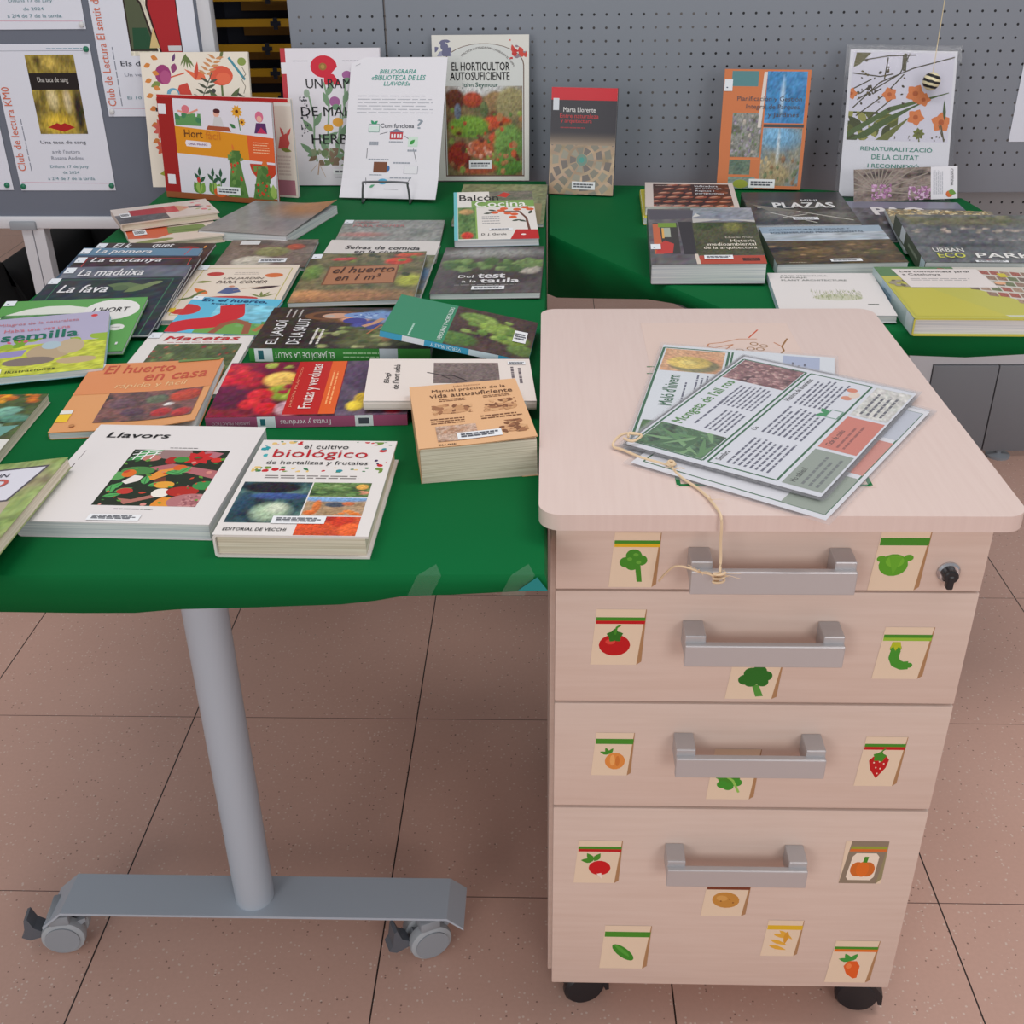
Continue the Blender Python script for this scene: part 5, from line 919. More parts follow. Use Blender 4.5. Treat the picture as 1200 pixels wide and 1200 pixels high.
book('botanical', 'picture_book', 'large cream book with painted flowers, leftmost standing at the back', G3, .010, C(226, 218, 204), 0, hard=True, art=a_bot, tag_=False, coat=False)
def a_rab(k):
    k.R(0, 0, 1, 1, C(228, 218, 206)); k.R(0, .965, .98, 1, C(190, 44, 44)); k.R(0, .93, 1, .955, C(236, 232, 226)); k.P([(.88, .5), (.9, .62), (.95, .66), (.97, .56), (.95, .5)], C(206, 90, 86)); k.leaf(.93, .62, .07, .02, 110, C(206, 90, 86)); k.leaf(.95, .62, .07, .02, 60, C(206, 90, 86)); k.leaf(.90, .5, .08, .03, -10, C(130, 140, 70)); k.R(.86, .02, .985, .18, C(176, 116, 130)); k.lines(.87, .22, .97, .44, 6, C(206, 190, 180), .5)
book('rabbit', 'picture_book', 'cream picture book with a red top edge, behind the orange-banded garden book', G3, .008, C(226, 214, 202), 0, art=a_rab, tag_=False, coat=False)
def a_hf(k):
    k.R(0, 0, 1, 1, C(222, 218, 228)); k.R(0, .02, .14, 1, C(158, 34, 32)); k.R(0, 0, 1, .06, C(150, 84, 48)); k.P([(.14, .46), (1, .42), (1, .66), (.14, .73)], C(222, 146, 34)); k.P([(.78, .43), (1, .42), (1, .66), (.77, .68)], C(222, 96, 46)); k.E(.90, .40, .12, .12, C(190, 62, 34), 0, 18, 180, 360); k.T('Hort', .22, .625, .385, .70, C(100, 60, 30), .008); k.T('fàcil', .41, .615, .54, .695, C(206, 120, 40)); k.P([(.23, .535), (.44, .525), (.45, .555), (.44, .585), (.23, .595), (.22, .565)], C(232, 224, 232)); k.T('UNÀ MANO', .25, .55, .42, .575, C(120, 70, 130), .006); k.lines(.82, .50, .96, .62, 5, C(240, 190, 150), .35); k.leaf(.88, .36, .08, .04, 50, C(214, 110, 50)); k.leaf(.93, .36, .08, .04, 120, C(214, 110, 50))
    k.R(.15, .74, .38, .83, C(96, 150, 90)); fl_(k, 10, (.15, .76, .38, .86), [C(96, 150, 90), C(70, 130, 90)], (.02, .04), 2, .2); k.L([(.18, .88), (.28, .86), (.36, .90)], .014, C(226, 150, 130)); k.E(.25, .90, .035, .03, C(216, 120, 130)); k.P([(.42, .71), (.64, .70), (.62, .745), (.44, .75)], C(166, 84, 56)); k.E(.52, .87, .026, .026, C(226, 170, 150)); k.E(.525, .895, .03, .018, C(80, 36, 40)); k.P([(.48, .75), (.50, .84), (.56, .84), (.58, .75)], C(206, 204, 206)); k.flower(.70, .90, .05, 10, C(222, 160, 50), C(96, 50, 30)); k.flower(.74, .80, .032, 9, C(222, 160, 50), C(96, 50, 30)); k.L([(.71, .84), (.72, .72)], .008, C(84, 130, 70)); k.leaf(.68, .74, .06, .03, 150, C(60, 120, 70)); k.E(.89, .86, .035, .04, C(214, 110, 140)); k.E(.89, .84, .022, .022, C(230, 176, 160)); k.P([(.84, .70), (.86, .80), (.94, .80), (.95, .70)], C(90, 50, 100)); k.P([(.86, .70), (.9, .76), (.95, .70)], C(190, 50, 90))
    for u, h_ in ((.66, .52), (.88, .38)):
        k.P([(u - .09, .05), (u - .03, h_), (u + .02, h_), (u + .09, .05)], C(92, 130, 66)); fl_(k, 26, (u - .07, .05, u + .07, h_), [C(76, 116, 56), C(110, 146, 76)], (.014, .03), int(u * 90), .3); fl_(k, 9, (u - .05, .08, u + .05, h_ - .06), [C(206, 60, 40)], (.009, .013), int(u * 70), 0)
    k.leaf(.645, .52, .05, .02, 100, C(222, 120, 50))
    for u in (.31, .45, .97): k.leaf(u, .06, .10, .07, 60, C(120, 160, 70)); k.leaf(u, .06, .10, .07, 115, C(96, 140, 60)); k.leaf(u, .06, .11, .06, 90, C(150, 180, 90))
    for u in (.32, .44, .51): k.leaf(u, .18, .07, .03, 40, C(50, 90, 66)); k.leaf(u, .2, .07, .03, 130, C(50, 90, 66)); k.leaf(u, .24, .07, .03, 85, C(50, 90, 66)); k.L([(u, .08), (u, .24)], .008, C(80, 120, 70))
    k.E(.50, .09, .06, .04, C(214, 96, 44)); k.E(.31, .2, .016, .02, C(206, 60, 60)); k.bar(.47, .07, .68, .15, 2); k.R(.005, .84, .075, .94, C(226, 226, 232)); k.R(.03, .14, .10, .24, C(226, 226, 232))
book('hort facil', 'picture_book', 'childrens garden book with orange band and red spine, standing frontmost at the back left', G3, .009, C(158, 34, 32), 0, art=a_hf, tag_=False, coat=False)
def a_ram(k):
    k.R(0, 0, 1, 1, C(226, 222, 230)); k.R(0, 0, .05, 1, C(186, 52, 62)); k.R(0, .82, .05, .90, C(226, 224, 230)); k.E(.43, .87, .135, .105, C(206, 32, 56)); k.P([(.44, .90), (.60, .74), (.42, .74)], C(206, 32, 56)); k.P([(.50, .82), (.62, .80), (.58, .88)], C(226, 222, 230)); k.E(.42, .87, .04, .035, C(150, 110, 50)); k.E(.42, .87, .02, .02, C(176, 140, 70)); k.lines(.12, .905, .28, .915, 1, C(140, 140, 150)); k.lines(.62, .905, .9, .915, 1, C(140, 140, 150))
    for pts in ([(.42, .76), (.46, .6), (.42, .3), (.4, .2)], [(.26, .66), (.3, .5), (.28, .3), (.3, .18)], [(.64, .78), (.62, .6), (.56, .4), (.52, .2)], [(.58, .6), (.56, .45), (.5, .2)]): k.L(pts, .018, C(130, 160, 130))
    k.E(.66, .81, .05, .04, C(160, 96, 150)); k.E(.66, .77, .04, .03, C(110, 146, 116)); k.E(.52, .62, .055, .05, C(160, 96, 150)); k.E(.53, .58, .04, .03, C(110, 146, 116)); k.E(.54, .47, .055, .045, C(222, 160, 60)); k.E(.44, .43, .05, .035, C(220, 160, 50)); k.E(.24, .68, .03, .04, C(150, 170, 150))
    for u, v, a in ((.44, .66, 60), (.46, .58, 110), (.28, .40, 130), (.30, .44, 60), (.40, .34, 30), (.60, .50, 40), (.56, .36, 60), (.66, .70, 250), (.34, .38, -30), (.36, .28, 60), (.50, .28, 60), (.42, .24, 120), (.26, .24, 140), (.2, .22, 20), (.48, .2, 20), (.62, .22, 70)): k.leaf(u, v, .16, .06, a, C(118, 150, 118))
    fl_(k, 30, (.2, .15, .62, .28), [C(110, 130, 90), C(130, 110, 90), C(140, 150, 120)], (.02, .05), 3, .8); k.L([(.32, .17), (.30, .08)], .012, C(190, 160, 140)); k.L([(.32, .16), (.38, .06)], .006, C(200, 176, 160)); k.L([(.3, .16), (.22, .1)], .006, C(200, 176, 160)); fl_(k, 24, (.16, .36, .24, .66), [C(80, 84, 90)], (.008, .014), 4, .2)
    k.T('UN RAMAT', .24, .715, .86, .785, C(30, 30, 34), .006); k.T('DE MALES', .17, .515, .82, .585, C(30, 30, 34), .006); k.T('HERBES', .26, .31, .78, .385, C(30, 30, 34), .006); k.bar(.46, .085, .75, .125, 1); k.lines(.48, .055, .62, .068, 1, C(60, 60, 60))
book('ramat', 'picture_book', 'white book with a red poppy and thistles, standing behind the white paper sheet', G3, .012, C(222, 214, 220), 0, hard=True, art=a_ram, tag_=False, coat=False)
def a_ho(k):
    k.R(0, 0, 1, 1, C(222, 220, 214)); a = [(.11, .03)] + [(.53 + .42 * math.cos(math.radians(t)), .80 + .145 * math.sin(math.radians(t))) for t in range(180, -1, -12)] + [(.95, .03)]; k.P(a, C(110, 84, 74)); k.P([(.12 + (u - .11) * .976, .04 + (v - .03) * .985) for u, v in a], C(214, 216, 214)); b = [(.13 + (u - .11) * .952, .05 + (v - .03) * .97) for u, v in a]
    k.TA('GUÍA PRÁCTICA ILUSTRADA PARA LA VIDA EN EL CAMPO', .53, .72, .34, .022, 158, 22, C(110, 90, 84)) if False else None
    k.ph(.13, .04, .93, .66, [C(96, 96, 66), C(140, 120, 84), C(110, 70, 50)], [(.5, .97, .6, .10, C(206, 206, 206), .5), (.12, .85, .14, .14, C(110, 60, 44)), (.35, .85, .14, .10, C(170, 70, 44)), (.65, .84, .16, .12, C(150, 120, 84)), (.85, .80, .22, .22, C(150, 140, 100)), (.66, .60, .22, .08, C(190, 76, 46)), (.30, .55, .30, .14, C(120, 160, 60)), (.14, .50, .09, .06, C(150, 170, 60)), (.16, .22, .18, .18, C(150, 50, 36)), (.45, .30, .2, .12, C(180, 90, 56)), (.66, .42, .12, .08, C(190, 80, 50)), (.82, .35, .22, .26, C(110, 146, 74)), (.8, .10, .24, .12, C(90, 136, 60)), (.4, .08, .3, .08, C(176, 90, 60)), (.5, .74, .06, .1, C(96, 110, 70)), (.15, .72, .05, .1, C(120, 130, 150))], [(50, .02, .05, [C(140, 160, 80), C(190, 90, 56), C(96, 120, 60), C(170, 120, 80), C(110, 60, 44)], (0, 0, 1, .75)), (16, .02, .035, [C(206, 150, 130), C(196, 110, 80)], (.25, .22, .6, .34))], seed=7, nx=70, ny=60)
    fl_(k, 10, (.03, .86, .2, .97), [C(150, 150, 176), C(110, 110, 140)], (.02, .05), 3); fl_(k, 14, (.8, .84, .99, .97), [C(196, 60, 60), C(150, 130, 140), C(206, 80, 70)], (.02, .045), 4)
    k.T('EL HORTICULTOR', .20, .765, .80, .82, BLK, .016); k.T('AUTOSUFICIENTE', .18, .70, .80, .755, BLK, .016); k.T('John Seymour', .30, .645, .68, .685, C(30, 90, 80), .010); k.bar(.36, .085, .60, .145, 2)
    k.TA('PRÁCTICA ILUSTRADA PARA LA VIDA EN EL CAMPO', .53, .66, .36, .024, 128, 30, C(90, 80, 80))
POSE['horticultor'] = (-0.1345, 2.432, 0.743, -0.0139, 1.478, -0.0046, 0.2001, 0.288)
book('horticultor', 'hardcover_book', 'white hardcover with arched vegetable garden picture, standing against the grey panel', G3, .016, C(220, 218, 212), 0, hard=True, art=a_ho, tag_=False)
def a_llo(k):
    k.R(0, 0, 1, 1, C(48, 46, 54)); k.ph(0, 0, 1, .5, [C(176, 152, 128), C(160, 136, 112)], seed=2, freq=2, nx=10, ny=10)
    cu, cv = .50, .33
    for ring in range(1, 5):
        nseg = 6 + ring * 3
        for i in range(nseg):
            a0, a1 = 2 * math.pi * i / nseg + .06, 2 * math.pi * (i + 1) / nseg - .06; ra, rb = ring * .135 - .04, ring * .135 + .055
            k.clip = (.02, .0, .98, .47); k.P([(cu + ra * math.cos(a0), cv + ra * math.sin(a0) * .65), (cu + rb * math.cos(a0), cv + rb * math.sin(a0) * .65), (cu + rb * math.cos(a1), cv + rb * math.sin(a1) * .65), (cu + ra * math.cos(a1), cv + ra * math.sin(a1) * .65)], [C(132, 128, 116), C(150, 146, 132), C(116, 108, 104)][(i + ring) % 3])
    k.clip = (0, 0, 1, 1); k.E(cu, cv, .085, .085, C(110, 140, 128)); k.E(cu, cv, .04, .04, C(70, 150, 140))
    for i in range(10): k.R(0, .47 + i * .012, 1, .483 + i * .012, tuple(np.array(C(150, 132, 114)) * (1 - i / 10) ** 1.6 + np.array(C(48, 46, 54)) * (1 - (1 - i / 10) ** 1.6)))
    k.R(0, .885, 1, 1, C(196, 22, 40)); k.T('Marta Llorente', .19, .775, .68, .82, C(226, 222, 222), .004); k.T('Entre naturaleza', .14, .72, .73, .76, C(196, 50, 56), .004); k.T('y arquitectura', .15, .665, .63, .71, C(196, 50, 56), .004); k.lines(.15, .62, .56, .64, 1, C(150, 40, 50)); k.bar(.36, .05, .72, .125, 2)
    k.P([(.03, .79), (.12, .79), (.12, .90), (.03, .90)], C(206, 210, 218))
book('llorente', 'small_paperback', 'small black book with red top and street map, standing alone in the middle', G3, .013, C(40, 38, 46), 0, art=a_llo, tag_=False)
def a_plf(k):
    k.R(0, 0, 1, 1, C(206, 122, 78)); k.R(.09, .86, .40, .985, C(90, 136, 140)); k.ph(.50, .56, .96, .985, [C(64, 130, 186), C(90, 150, 200)], [(.42, .5, .07, .5, C(190, 214, 230), .9)], seed=2, freq=2, nx=24, ny=24); k.R(.50, .525, .97, .55, C(70, 76, 84)); k.ph(.50, .03, .96, .52, [C(150, 140, 116), C(120, 140, 150)], [(.4, .85, .7, .3, C(120, 170, 206), .6), (.42, .6, .06, .5, C(200, 210, 214), .9), (.4, .2, .6, .3, C(160, 144, 110), .6)], [(20, .03, .07, [C(190, 170, 130), C(110, 120, 90), C(140, 110, 84)], (0, 0, 1, .5))], seed=3); k.ph(.13, .27, .48, .64, [C(120, 120, 112), C(150, 150, 146), C(100, 104, 90)], [], [(40, .03, .06, [C(170, 160, 176), C(110, 130, 90), C(190, 180, 170), C(130, 120, 140)], (0, 0, 1, 1))], seed=4, nx=36); k.R(.13, .25, .48, .262, C(214, 130, 84)); k.ph(.13, .12, .38, .245, [C(90, 110, 96), C(120, 136, 120)], seed=5, nx=16, ny=12); k.ph(.13, .0, .45, .10, [C(110, 130, 120), C(140, 150, 140)], seed=6, nx=16, ny=12); k.E(.28, .04, .09, .05, C(150, 160, 60))
    tc = C(90, 84, 90); k.T('Planificación y Gestión', .17, .73, .92, .78, tc, .004); k.T('Integral de Parques', .28, .665, .90, .715, tc, .004); k.T('y Jardines', .54, .60, .90, .65, tc, .004); k.bar(.38, .01, .69, .085, 2); k.P([(.43, .52), (.47, .52), (.50, .98), (.46, .98)], C(220, 210, 204))
book('planif', 'hardcover_book', 'orange hardcover with fountain photos, standing behind the dark white-titled book', G3, .016, C(206, 122, 78), 0, hard=True, art=a_plf, tag_=True, tagv=.82)

# ================================================================ notices pinned to the grey board
KB = 1.0165
def notice(name, label, x0, z0, w, h, art, pins, group='white notices pinned to the grey board'):
    x, z = (x0 + w / 2) * KB, 1.2906 + (z0 - 1.2906) * KB
    t = thing(name, label, 'notice', group=group, mw=bmw(x, z, 0.0092)); w *= KB; h *= KB
    boxobj('sheet', (-w / 2, -0.0004, 0, w / 2, 0, h), mat('notice_paper', C(216, 220, 232), 0.6), t)
    k = Ink(w, h, len(label)); art(k); k.finish(t, PAPERPRINT, 0.0004, None, lambda x, y, z: (x, -z, y), 'print', 'title')
    for u, v, c in pins:
        bm = bmesh.new(); lathe(bm, [(0.006, 0), (0.0055, 0.003), (0.002, 0.0045)], 14, Matrix.Translation(((u - .5) * w, -0.0012, v * h)) @ Matrix.Rotation(math.pi / 2, 4, 'X')); bm_obj('pin', bm, c, t, True)
PG = mat('green_pin', C(10, 110, 80), 0.3); PW = mat('white_pin', C(206, 208, 210), 0.3)
OR = C(206, 110, 84); TL = C(96, 140, 150); GRY = C(130, 136, 150); DT = C(60, 64, 76)
def side(k, t, v0, v1):
    k.T(t, .02, v0, .10, v1, OR, .004, 0, 90); k.lines(.14, v0, .165, v0 + .42, 1, GRY, .4, True)
def a_taca(k):
    k.L([(.02, .955), (.98, .955)], .004, GRY); k.lines(.56, .962, .94, .975, 1, C(110, 150, 170)); k.L([(.02, .06), (.98, .05)], .004, C(206, 150, 170)); side(k, 'Club de lectura KM0', .14, .72)
    k.ph(.33, .40, .82, .93, [C(96, 84, 40), C(170, 150, 70), C(60, 50, 34)], [(.45, .12, .42, .2, C(206, 176, 60), .6), (.5, .9, .2, .12, C(206, 180, 90), .7), (.4, .45, .14, .2, C(220, 204, 150), .6), (.7, .42, .1, .2, C(206, 190, 150), .6), (.9, .3, .12, .4, C(56, 46, 34), .6)], seed=3, freq=4)
    k.R(.33, .70, .82, .81, C(36, 30, 30)); k.T('Una taca de sang', .41, .74, .72, .785, C(206, 204, 200), .006); k.P([(.42, .445), (.52, .475), (.56, .465), (.60, .475), (.70, .445), (.58, .415)], C(170, 36, 34))
    k.T('Una taca de sang', .31, .325, .78, .355, DT, .006); k.T("amb l'autora", .41, .265, .70, .29, GRY); k.T('Rosana Andreu', .39, .22, .73, .245, GRY); k.T('Dilluns 17 de juny', .36, .155, .76, .182, TL); k.T('de 2024', .48, .12, .65, .14, TL); k.T('a 2/4 de 7 de la tarda.', .31, .075, .81, .098, TL)
notice('notice', 'white notice with a yellow and black book cover and red lips', -1.1455, .7265, .21, .297, a_taca, ((.96, .965, PG), (.03, .03, PG), (.965, .035, PG)))
def a_top(k):
    k.L([(.06, .055), (.98, .05)], .005, C(206, 150, 170)); k.T('Dilluns 17 de juny', .29, .165, .72, .19, TL); k.T('de 2024', .42, .12, .62, .14, TL); k.T('a 2/4 de 7 de la tarda.', .25, .075, .79, .097, TL); side(k, 'Club de lectura EL CINGLE', .07, .80); k.R(.33, .40, .82, .93, C(120, 130, 150)); k.T('Trobada de lectura', .31, .325, .78, .355, DT)
notice('notice', 'white notice at the top left photo edge, only its dates showing', -1.1465, 1.051, .21, .297, a_top, ((.965, .03, PW),))
def a_sentit(k):
    side(k, 'Club de Lectura El sentit de la vista', .07, .98)
    k.ph(.33, .40, .84, .93, [C(206, 200, 180), C(216, 214, 200)], [], seed=3, freq=3); k.P([(.33, .43), (.33, .80), (.42, .80), (.50, .74), (.60, .43)], C(50, 40, 36)); k.P([(.345, .44), (.345, .785), (.42, .785), (.485, .73), (.575, .44)], C(84, 92, 70)); k.P([(.36, .44), (.38, .58), (.52, .58), (.575, .44)], C(40, 80, 56)); k.P([(.62, .41), (.54, .72), (.56, .80), (.84, .82), (.84, .41)], C(60, 24, 26)); k.P([(.635, .42), (.56, .72), (.58, .785), (.83, .805), (.83, .42)], C(170, 40, 46)); k.P([(.52, .45), (.62, .45), (.58, .58)], C(210, 186, 130)); k.R(.70, .43, .83, .465, C(206, 206, 210)); k.lines(.42, .89, .76, .91, 1, GRY)
    k.T('Els dies', .21, .335, .52, .37, DT, .006); k.T('Un vespre', .23, .26, .52, .29, GRY); k.T('El 10 de juny', .22, .11, .60, .135, TL); k.L([(.05, .055), (.98, .05)], .005, C(206, 150, 170))
notice('notice', 'white notice with a red shape picture, beside the board frame', -.9215, .8805, .213, .297, a_sentit, ((.04, .035, PW),))
notice('notice', 'white notice cut off by the left photo edge, green pin at its corner', -1.3725, .7275, .21, .297, lambda k: (k.R(0, 0, 1, 1, C(216, 220, 232)), k.L([(.06, .06), (.98, .05)], .005, C(206, 150, 170)), k.R(.33, .40, .82, .93, C(140, 130, 120)), side(k, 'Club de lectura', .14, .62)), ((.94, .035, PG),))

# ---- white sheet on a wire stand
mw, w, h = pose_matrix('sheet', 0.0006)
t = thing('paper_sheet', 'white printed sheet leaning on a wire stand, with teal heading', 'paper', mw=mw)
bend = lambda x, y: 0.010 * max(0, 1 - y / 0.07) ** 2
n = 16; vs = []; fs = []
for i in range(n + 1):
    for u in (-w / 2, w / 2): vs.append((u, h * i / n, bend(u, h * i / n)))
for i in range(n): fs.append((2 * i, 2 * i + 1, 2 * i + 3, 2 * i + 2))
o = mesh_obj('sheet', vs, fs, mat('white_paper', C(222, 220, 226), 0.6), t, True); md = o.modifiers.new('thickness', 'SOLIDIFY'); md.thickness = 0.0005; md.offset = -1
def a_sheet(k):
    k.nsub = 14; k.R(0, 0, 1, 1, C(222, 220, 226)); k.nsub = 1
    tc = C(60, 150, 136); k.T('BIBLIOGRAFIA', .31, .885, .69, .915, tc, .01, .2); k.T('«BIBLIOTECA DE LES', .23, .84, .79, .875, tc, .01, .2); k.T('LLAVORS»', .36, .80, .64, .83, tc, .01, .2)
    k.lines(.10, .60, .92, .74, 6, C(176, 178, 186), .22); k.T('Com funciona', .36, .505, .71, .535, C(60, 66, 76), .008); k.T('?', .74, .50, .80, .565, C(140, 150, 160)); k.R(.24, .475, .35, .515, C(206, 222, 216)); k.frame(.24, .475, .35, .53, .005, C(110, 150, 140)); k.leaf(.29, .53, .05, .03, 40, C(60, 150, 110)); k.leaf(.29, .53, .05, .03, 130, C(60, 150, 110))
    k.R(.465, .425, .60, .475, C(186, 60, 66)); k.P([(.455, .475), (.61, .475), (.53, .50)], C(120, 130, 150))
    for u in (.48, .51, .54, .57): k.R(u, .435, u + .016, .462, C(226, 226, 232))
    k.R(.66, .375, .76, .445, C(200, 220, 206)); k.leaf(.68, .39, .07, .04, 45, C(60, 150, 70)); k.R(.32, .19, .46, .265, C(120, 76, 56)); k.E(.47, .22, .02, .03, C(70, 110, 160)); k.R(.64, .185, .78, .24, C(220, 220, 224)); k.frame(.64, .185, .78, .24, .005, C(150, 150, 160)); k.E(.43, .125, .05, .03, C(90, 170, 206)); k.leaf(.30, .08, .06, .03, 30, C(90, 160, 120)); k.L([(.45, .07), (.60, .07)], .006, C(110, 110, 116))
    for a, b in (((.36, .46), (.44, .475)), ((.62, .45), (.66, .43)), ((.72, .36), (.76, .27)), ((.24, .29), (.24, .36)), ((.26, .10), (.25, .15)), ((.72, .16), (.68, .11))): k.L([a, b], .006, C(110, 110, 116))
    for a in ((.26, .37, .36, .42), (.46, .40, .62, .415), (.66, .335, .76, .36), (.26, .275, .5, .29), (.52, .25, .70, .27), (.28, .165, .42, .18), (.5, .145, .74, .16)): k.lines(*a, 1, C(150, 156, 166))
    k.L([(.05, .94), (.10, .955)], .004, C(150, 150, 156))
k = Ink(w, h, 3); a_sheet(k); k.finish(t, PAPERPRINT, 0.0009, bend, None, 'print', 'title')
ws = thing('wire_stand', 'dark wire easel holding up the white printed sheet', 'stand', (-0.318, 2.27, TZ + 0.0015))
WIRE = mat('dark_wire', C(120, 120, 124), 0.3, 0.8)
bm = bmesh.new(); tube(bm, smooth_path([(-0.048, 0.02, 0.002), (-0.048, -0.024, 0.003), (-0.048, -0.027, 0.006), (-0.045, -0.026, 0.036), (-0.038, -0.026, 0.043), (0.038, -0.032, 0.043), (0.045, -0.032, 0.036), (0.048, -0.033, 0.006), (0.048, -0.03, 0.003), (0.048, 0.02, 0.002)], 5), 0.0022, 8); bm_obj('front_hook', bm, WIRE, ws, True)
bm = bmesh.new(); tube(bm, smooth_path([(-0.048, 0.02, 0.002), (-0.046, 0.078, 0.105), (0, 0.084, 0.115), (0.046, 0.078, 0.105), (0.048, 0.02, 0.002)], 6), 0.0022, 8); bm_obj('back_rest', bm, WIRE, ws, True)
bm = bmesh.new(); tube(bm, [(0, 0.084, 0.115), (0, 0.09, 0.06), (0, 0.095, 0.002)], 0.0022, 8); bm_obj('rear_strut', bm, WIRE, ws, True)

# ---- acrylic sign holder, poster and leaflet
mw, w, h = pose_matrix('poster', 0.0008); mw.translation = mw.translation + mw.to_3x3().col[2] * 0.001 + Vector((0, 0, 0.002))
ah = thing('acrylic_holder', 'clear acrylic sign holder around the flower poster', 'sign holder', mw=mw)
boxobj('back_sheet', (-w / 2 - 0.008, -0.0005, -0.0035, w / 2 + 0.008, h + 0.012, -0.0017), ACRYL, ah); boxobj('front_sheet', (-w / 2 - 0.008, -0.0005, 0.0017, w / 2 + 0.008, h + 0.006, 0.0032), ACRYL, ah)
c3 = mw.to_3x3(); inv = c3.inverted()
fv = [inv @ Vector(v) for v in ((-0.11, -0.055, 0), (0.11, -0.055, 0), (0.11, 0.0, 0), (-0.11, 0.0, 0), (-0.11, -0.055, 0.002), (0.11, -0.055, 0.002), (0.11, 0, 0.002), (-0.11, 0, 0.002))]
yw = Matrix.Rotation(-0.16, 3, 'Z'); fv = [inv @ (yw @ (c3 @ v)) for v in fv]
mesh_obj('foot_plate', fv, [(0, 1, 2, 3), (4, 5, 6, 7), (0, 1, 5, 4), (1, 2, 6, 5), (2, 3, 7, 6), (3, 0, 4, 7)], ACRYL, ah)
po = thing('poster', 'flower meadow poster with teal heading inside the acrylic holder', 'poster', mw=mw)
boxobj('sheet', (-w / 2, 0.0015, -0.0006, w / 2, h, 0.0002), mat('white_paper', C(222, 220, 226), 0.6), po)
def a_poster(k):
    k.R(0, 0, 1, 1, C(222, 222, 230)); k.R(.03, .385, .975, .985, C(214, 212, 226)); o = k.clip; k.clip = (.03, .385, .975, .985)
    fl_(k, 26, (.03, .385, .5, .58), [C(120, 124, 50), C(90, 96, 40), C(150, 150, 80), C(70, 76, 40)], (.04, .09), 3, 1); k.L([(.03, .42), (.42, .60), (.95, .72)], .05, C(84, 104, 56), True); k.P([(.06, .39), (.40, .55), (.86, .705), (.60, .60), (.20, .40)], C(78, 98, 52)); k.P([(.3, .39), (.62, .56), (.55, .50), (.42, .39)], C(110, 116, 60))
    for pts in ([(.06, .60), (.30, .78), (.60, .88), (.98, .96)], [(.10, .66), (.48, .84), (.56, .98)], [(.06, .92), (.36, .96), (.62, .97)], [(.34, .80), (.36, .95)], [(.12, .7), (.22, .76), (.24, .70), (.32, .74)], [(.04, .84), (.3, .82), (.42, .84)], [(.5, .88), (.50, .97)], [(.1, .55), (.36, .70), (.52, .84)], [(.2, .52), (.44, .68)], [(.02, .72), (.22, .8)]): k.L(pts, .012, C(76, 70, 50))
    k.L([(.52, .86), (.52, .98)], .03, C(84, 80, 56)); k.P([(.04, .88), (.06, .98), (.20, .98), (.10, .90)], C(96, 92, 52)); fl_(k, 34, (.06, .58, .55, .95), [C(70, 60, 44), C(96, 84, 50)], (.010, .018), 5, .2)
    for u, v, r in ((.40, .70, .075), (.64, .71, .095), (.72, .67, .07), (.04, .70, .06), (.66, .55, .085), (.90, .52, .10)): k.flower(u, v, r, 5, C(216, 126, 70), C(180, 90, 40), u * 100)
    k.leaf(.93, .53, .20, .03, 95, C(70, 90, 50)); k.L([(.90, .50), (.94, .39)], .014, C(90, 84, 60)); k.L([(.88, .50), (.92, .42)], .008, C(90, 84, 60)); k.flower(.70, .44, .06, 7, C(110, 116, 50), C(90, 90, 40)); k.L([(.70, .44), (.71, .385)], .012, C(110, 116, 60)); fl_(k, 12, (.45, .39, .98, .43), [C(90, 84, 60)], (.006, .012), 7, .4); k.clip = o
    tc = C(70, 140, 124); k.T('RENATURALITZACIÓ', .17, .315, .84, .35, tc, .014); k.T('DE LA CIUTAT', .28, .258, .72, .292, tc, .014); k.T('I RECONNEXIÓ', .25, .20, .73, .235, tc, .014); k.T('AMB LA NATURA', .23, .145, .76, .178, tc, .014)
k = Ink(w, h, 3); a_poster(k); k.finish(po, PAPERPRINT, 0.0002, None, None, 'print', 'title')
mw, w, h = pose_matrix('leaflet', 0.0008); mw.translation = mw.translation + Vector((0, -0.012, 0.006))
lf = thing('leaflet', 'leaflet with purple thistle photo in front of the flower poster', 'leaflet', mw=mw); h = 0.062
boxobj('sheet', (-w / 2, 0, -0.0006, w / 2, h, 0.0), mat('white_paper', C(222, 220, 226), 0.6), lf)
def a_leaf(k):
    k.ph(0, 0, .74, 1, [C(104, 92, 88), C(150, 136, 128), C(84, 74, 72)], [], seed=3, freq=5)
    for i in range(16): a = math.radians(12 * i - 6); k.clip = (0, 0, .74, 1); k.L([(.24, .3), (.24 + .5 * math.cos(a), .3 + 1.7 * math.sin(a))], .010, C(150, 140, 130))
    fl_(k, 70, (.17, .05, .36, .52), [C(186, 140, 176), C(206, 170, 200), C(150, 104, 140)], (.010, .02), 4, .6); fl_(k, 70, (.52, .0, .74, .42), [C(190, 150, 180), C(210, 180, 206), C(150, 104, 140)], (.010, .02), 5, .6); k.clip = (0, 0, 1, 1)
    k.lines(.76, .15, .86, .92, 7, C(170, 172, 180), .35, True); k.T('CUSTÒDIA', .93, .40, .965, .92, C(70, 70, 76), .004, 0, 270); k.E(.92, .15, .035, .03, C(206, 110, 60)); k.leaf(.91, .24, .08, .05, -20, C(110, 150, 70))
k = Ink(w, h, 3); a_leaf(k); k.finish(lf, PRINT, 0.0001, None, None, 'print', 'title')
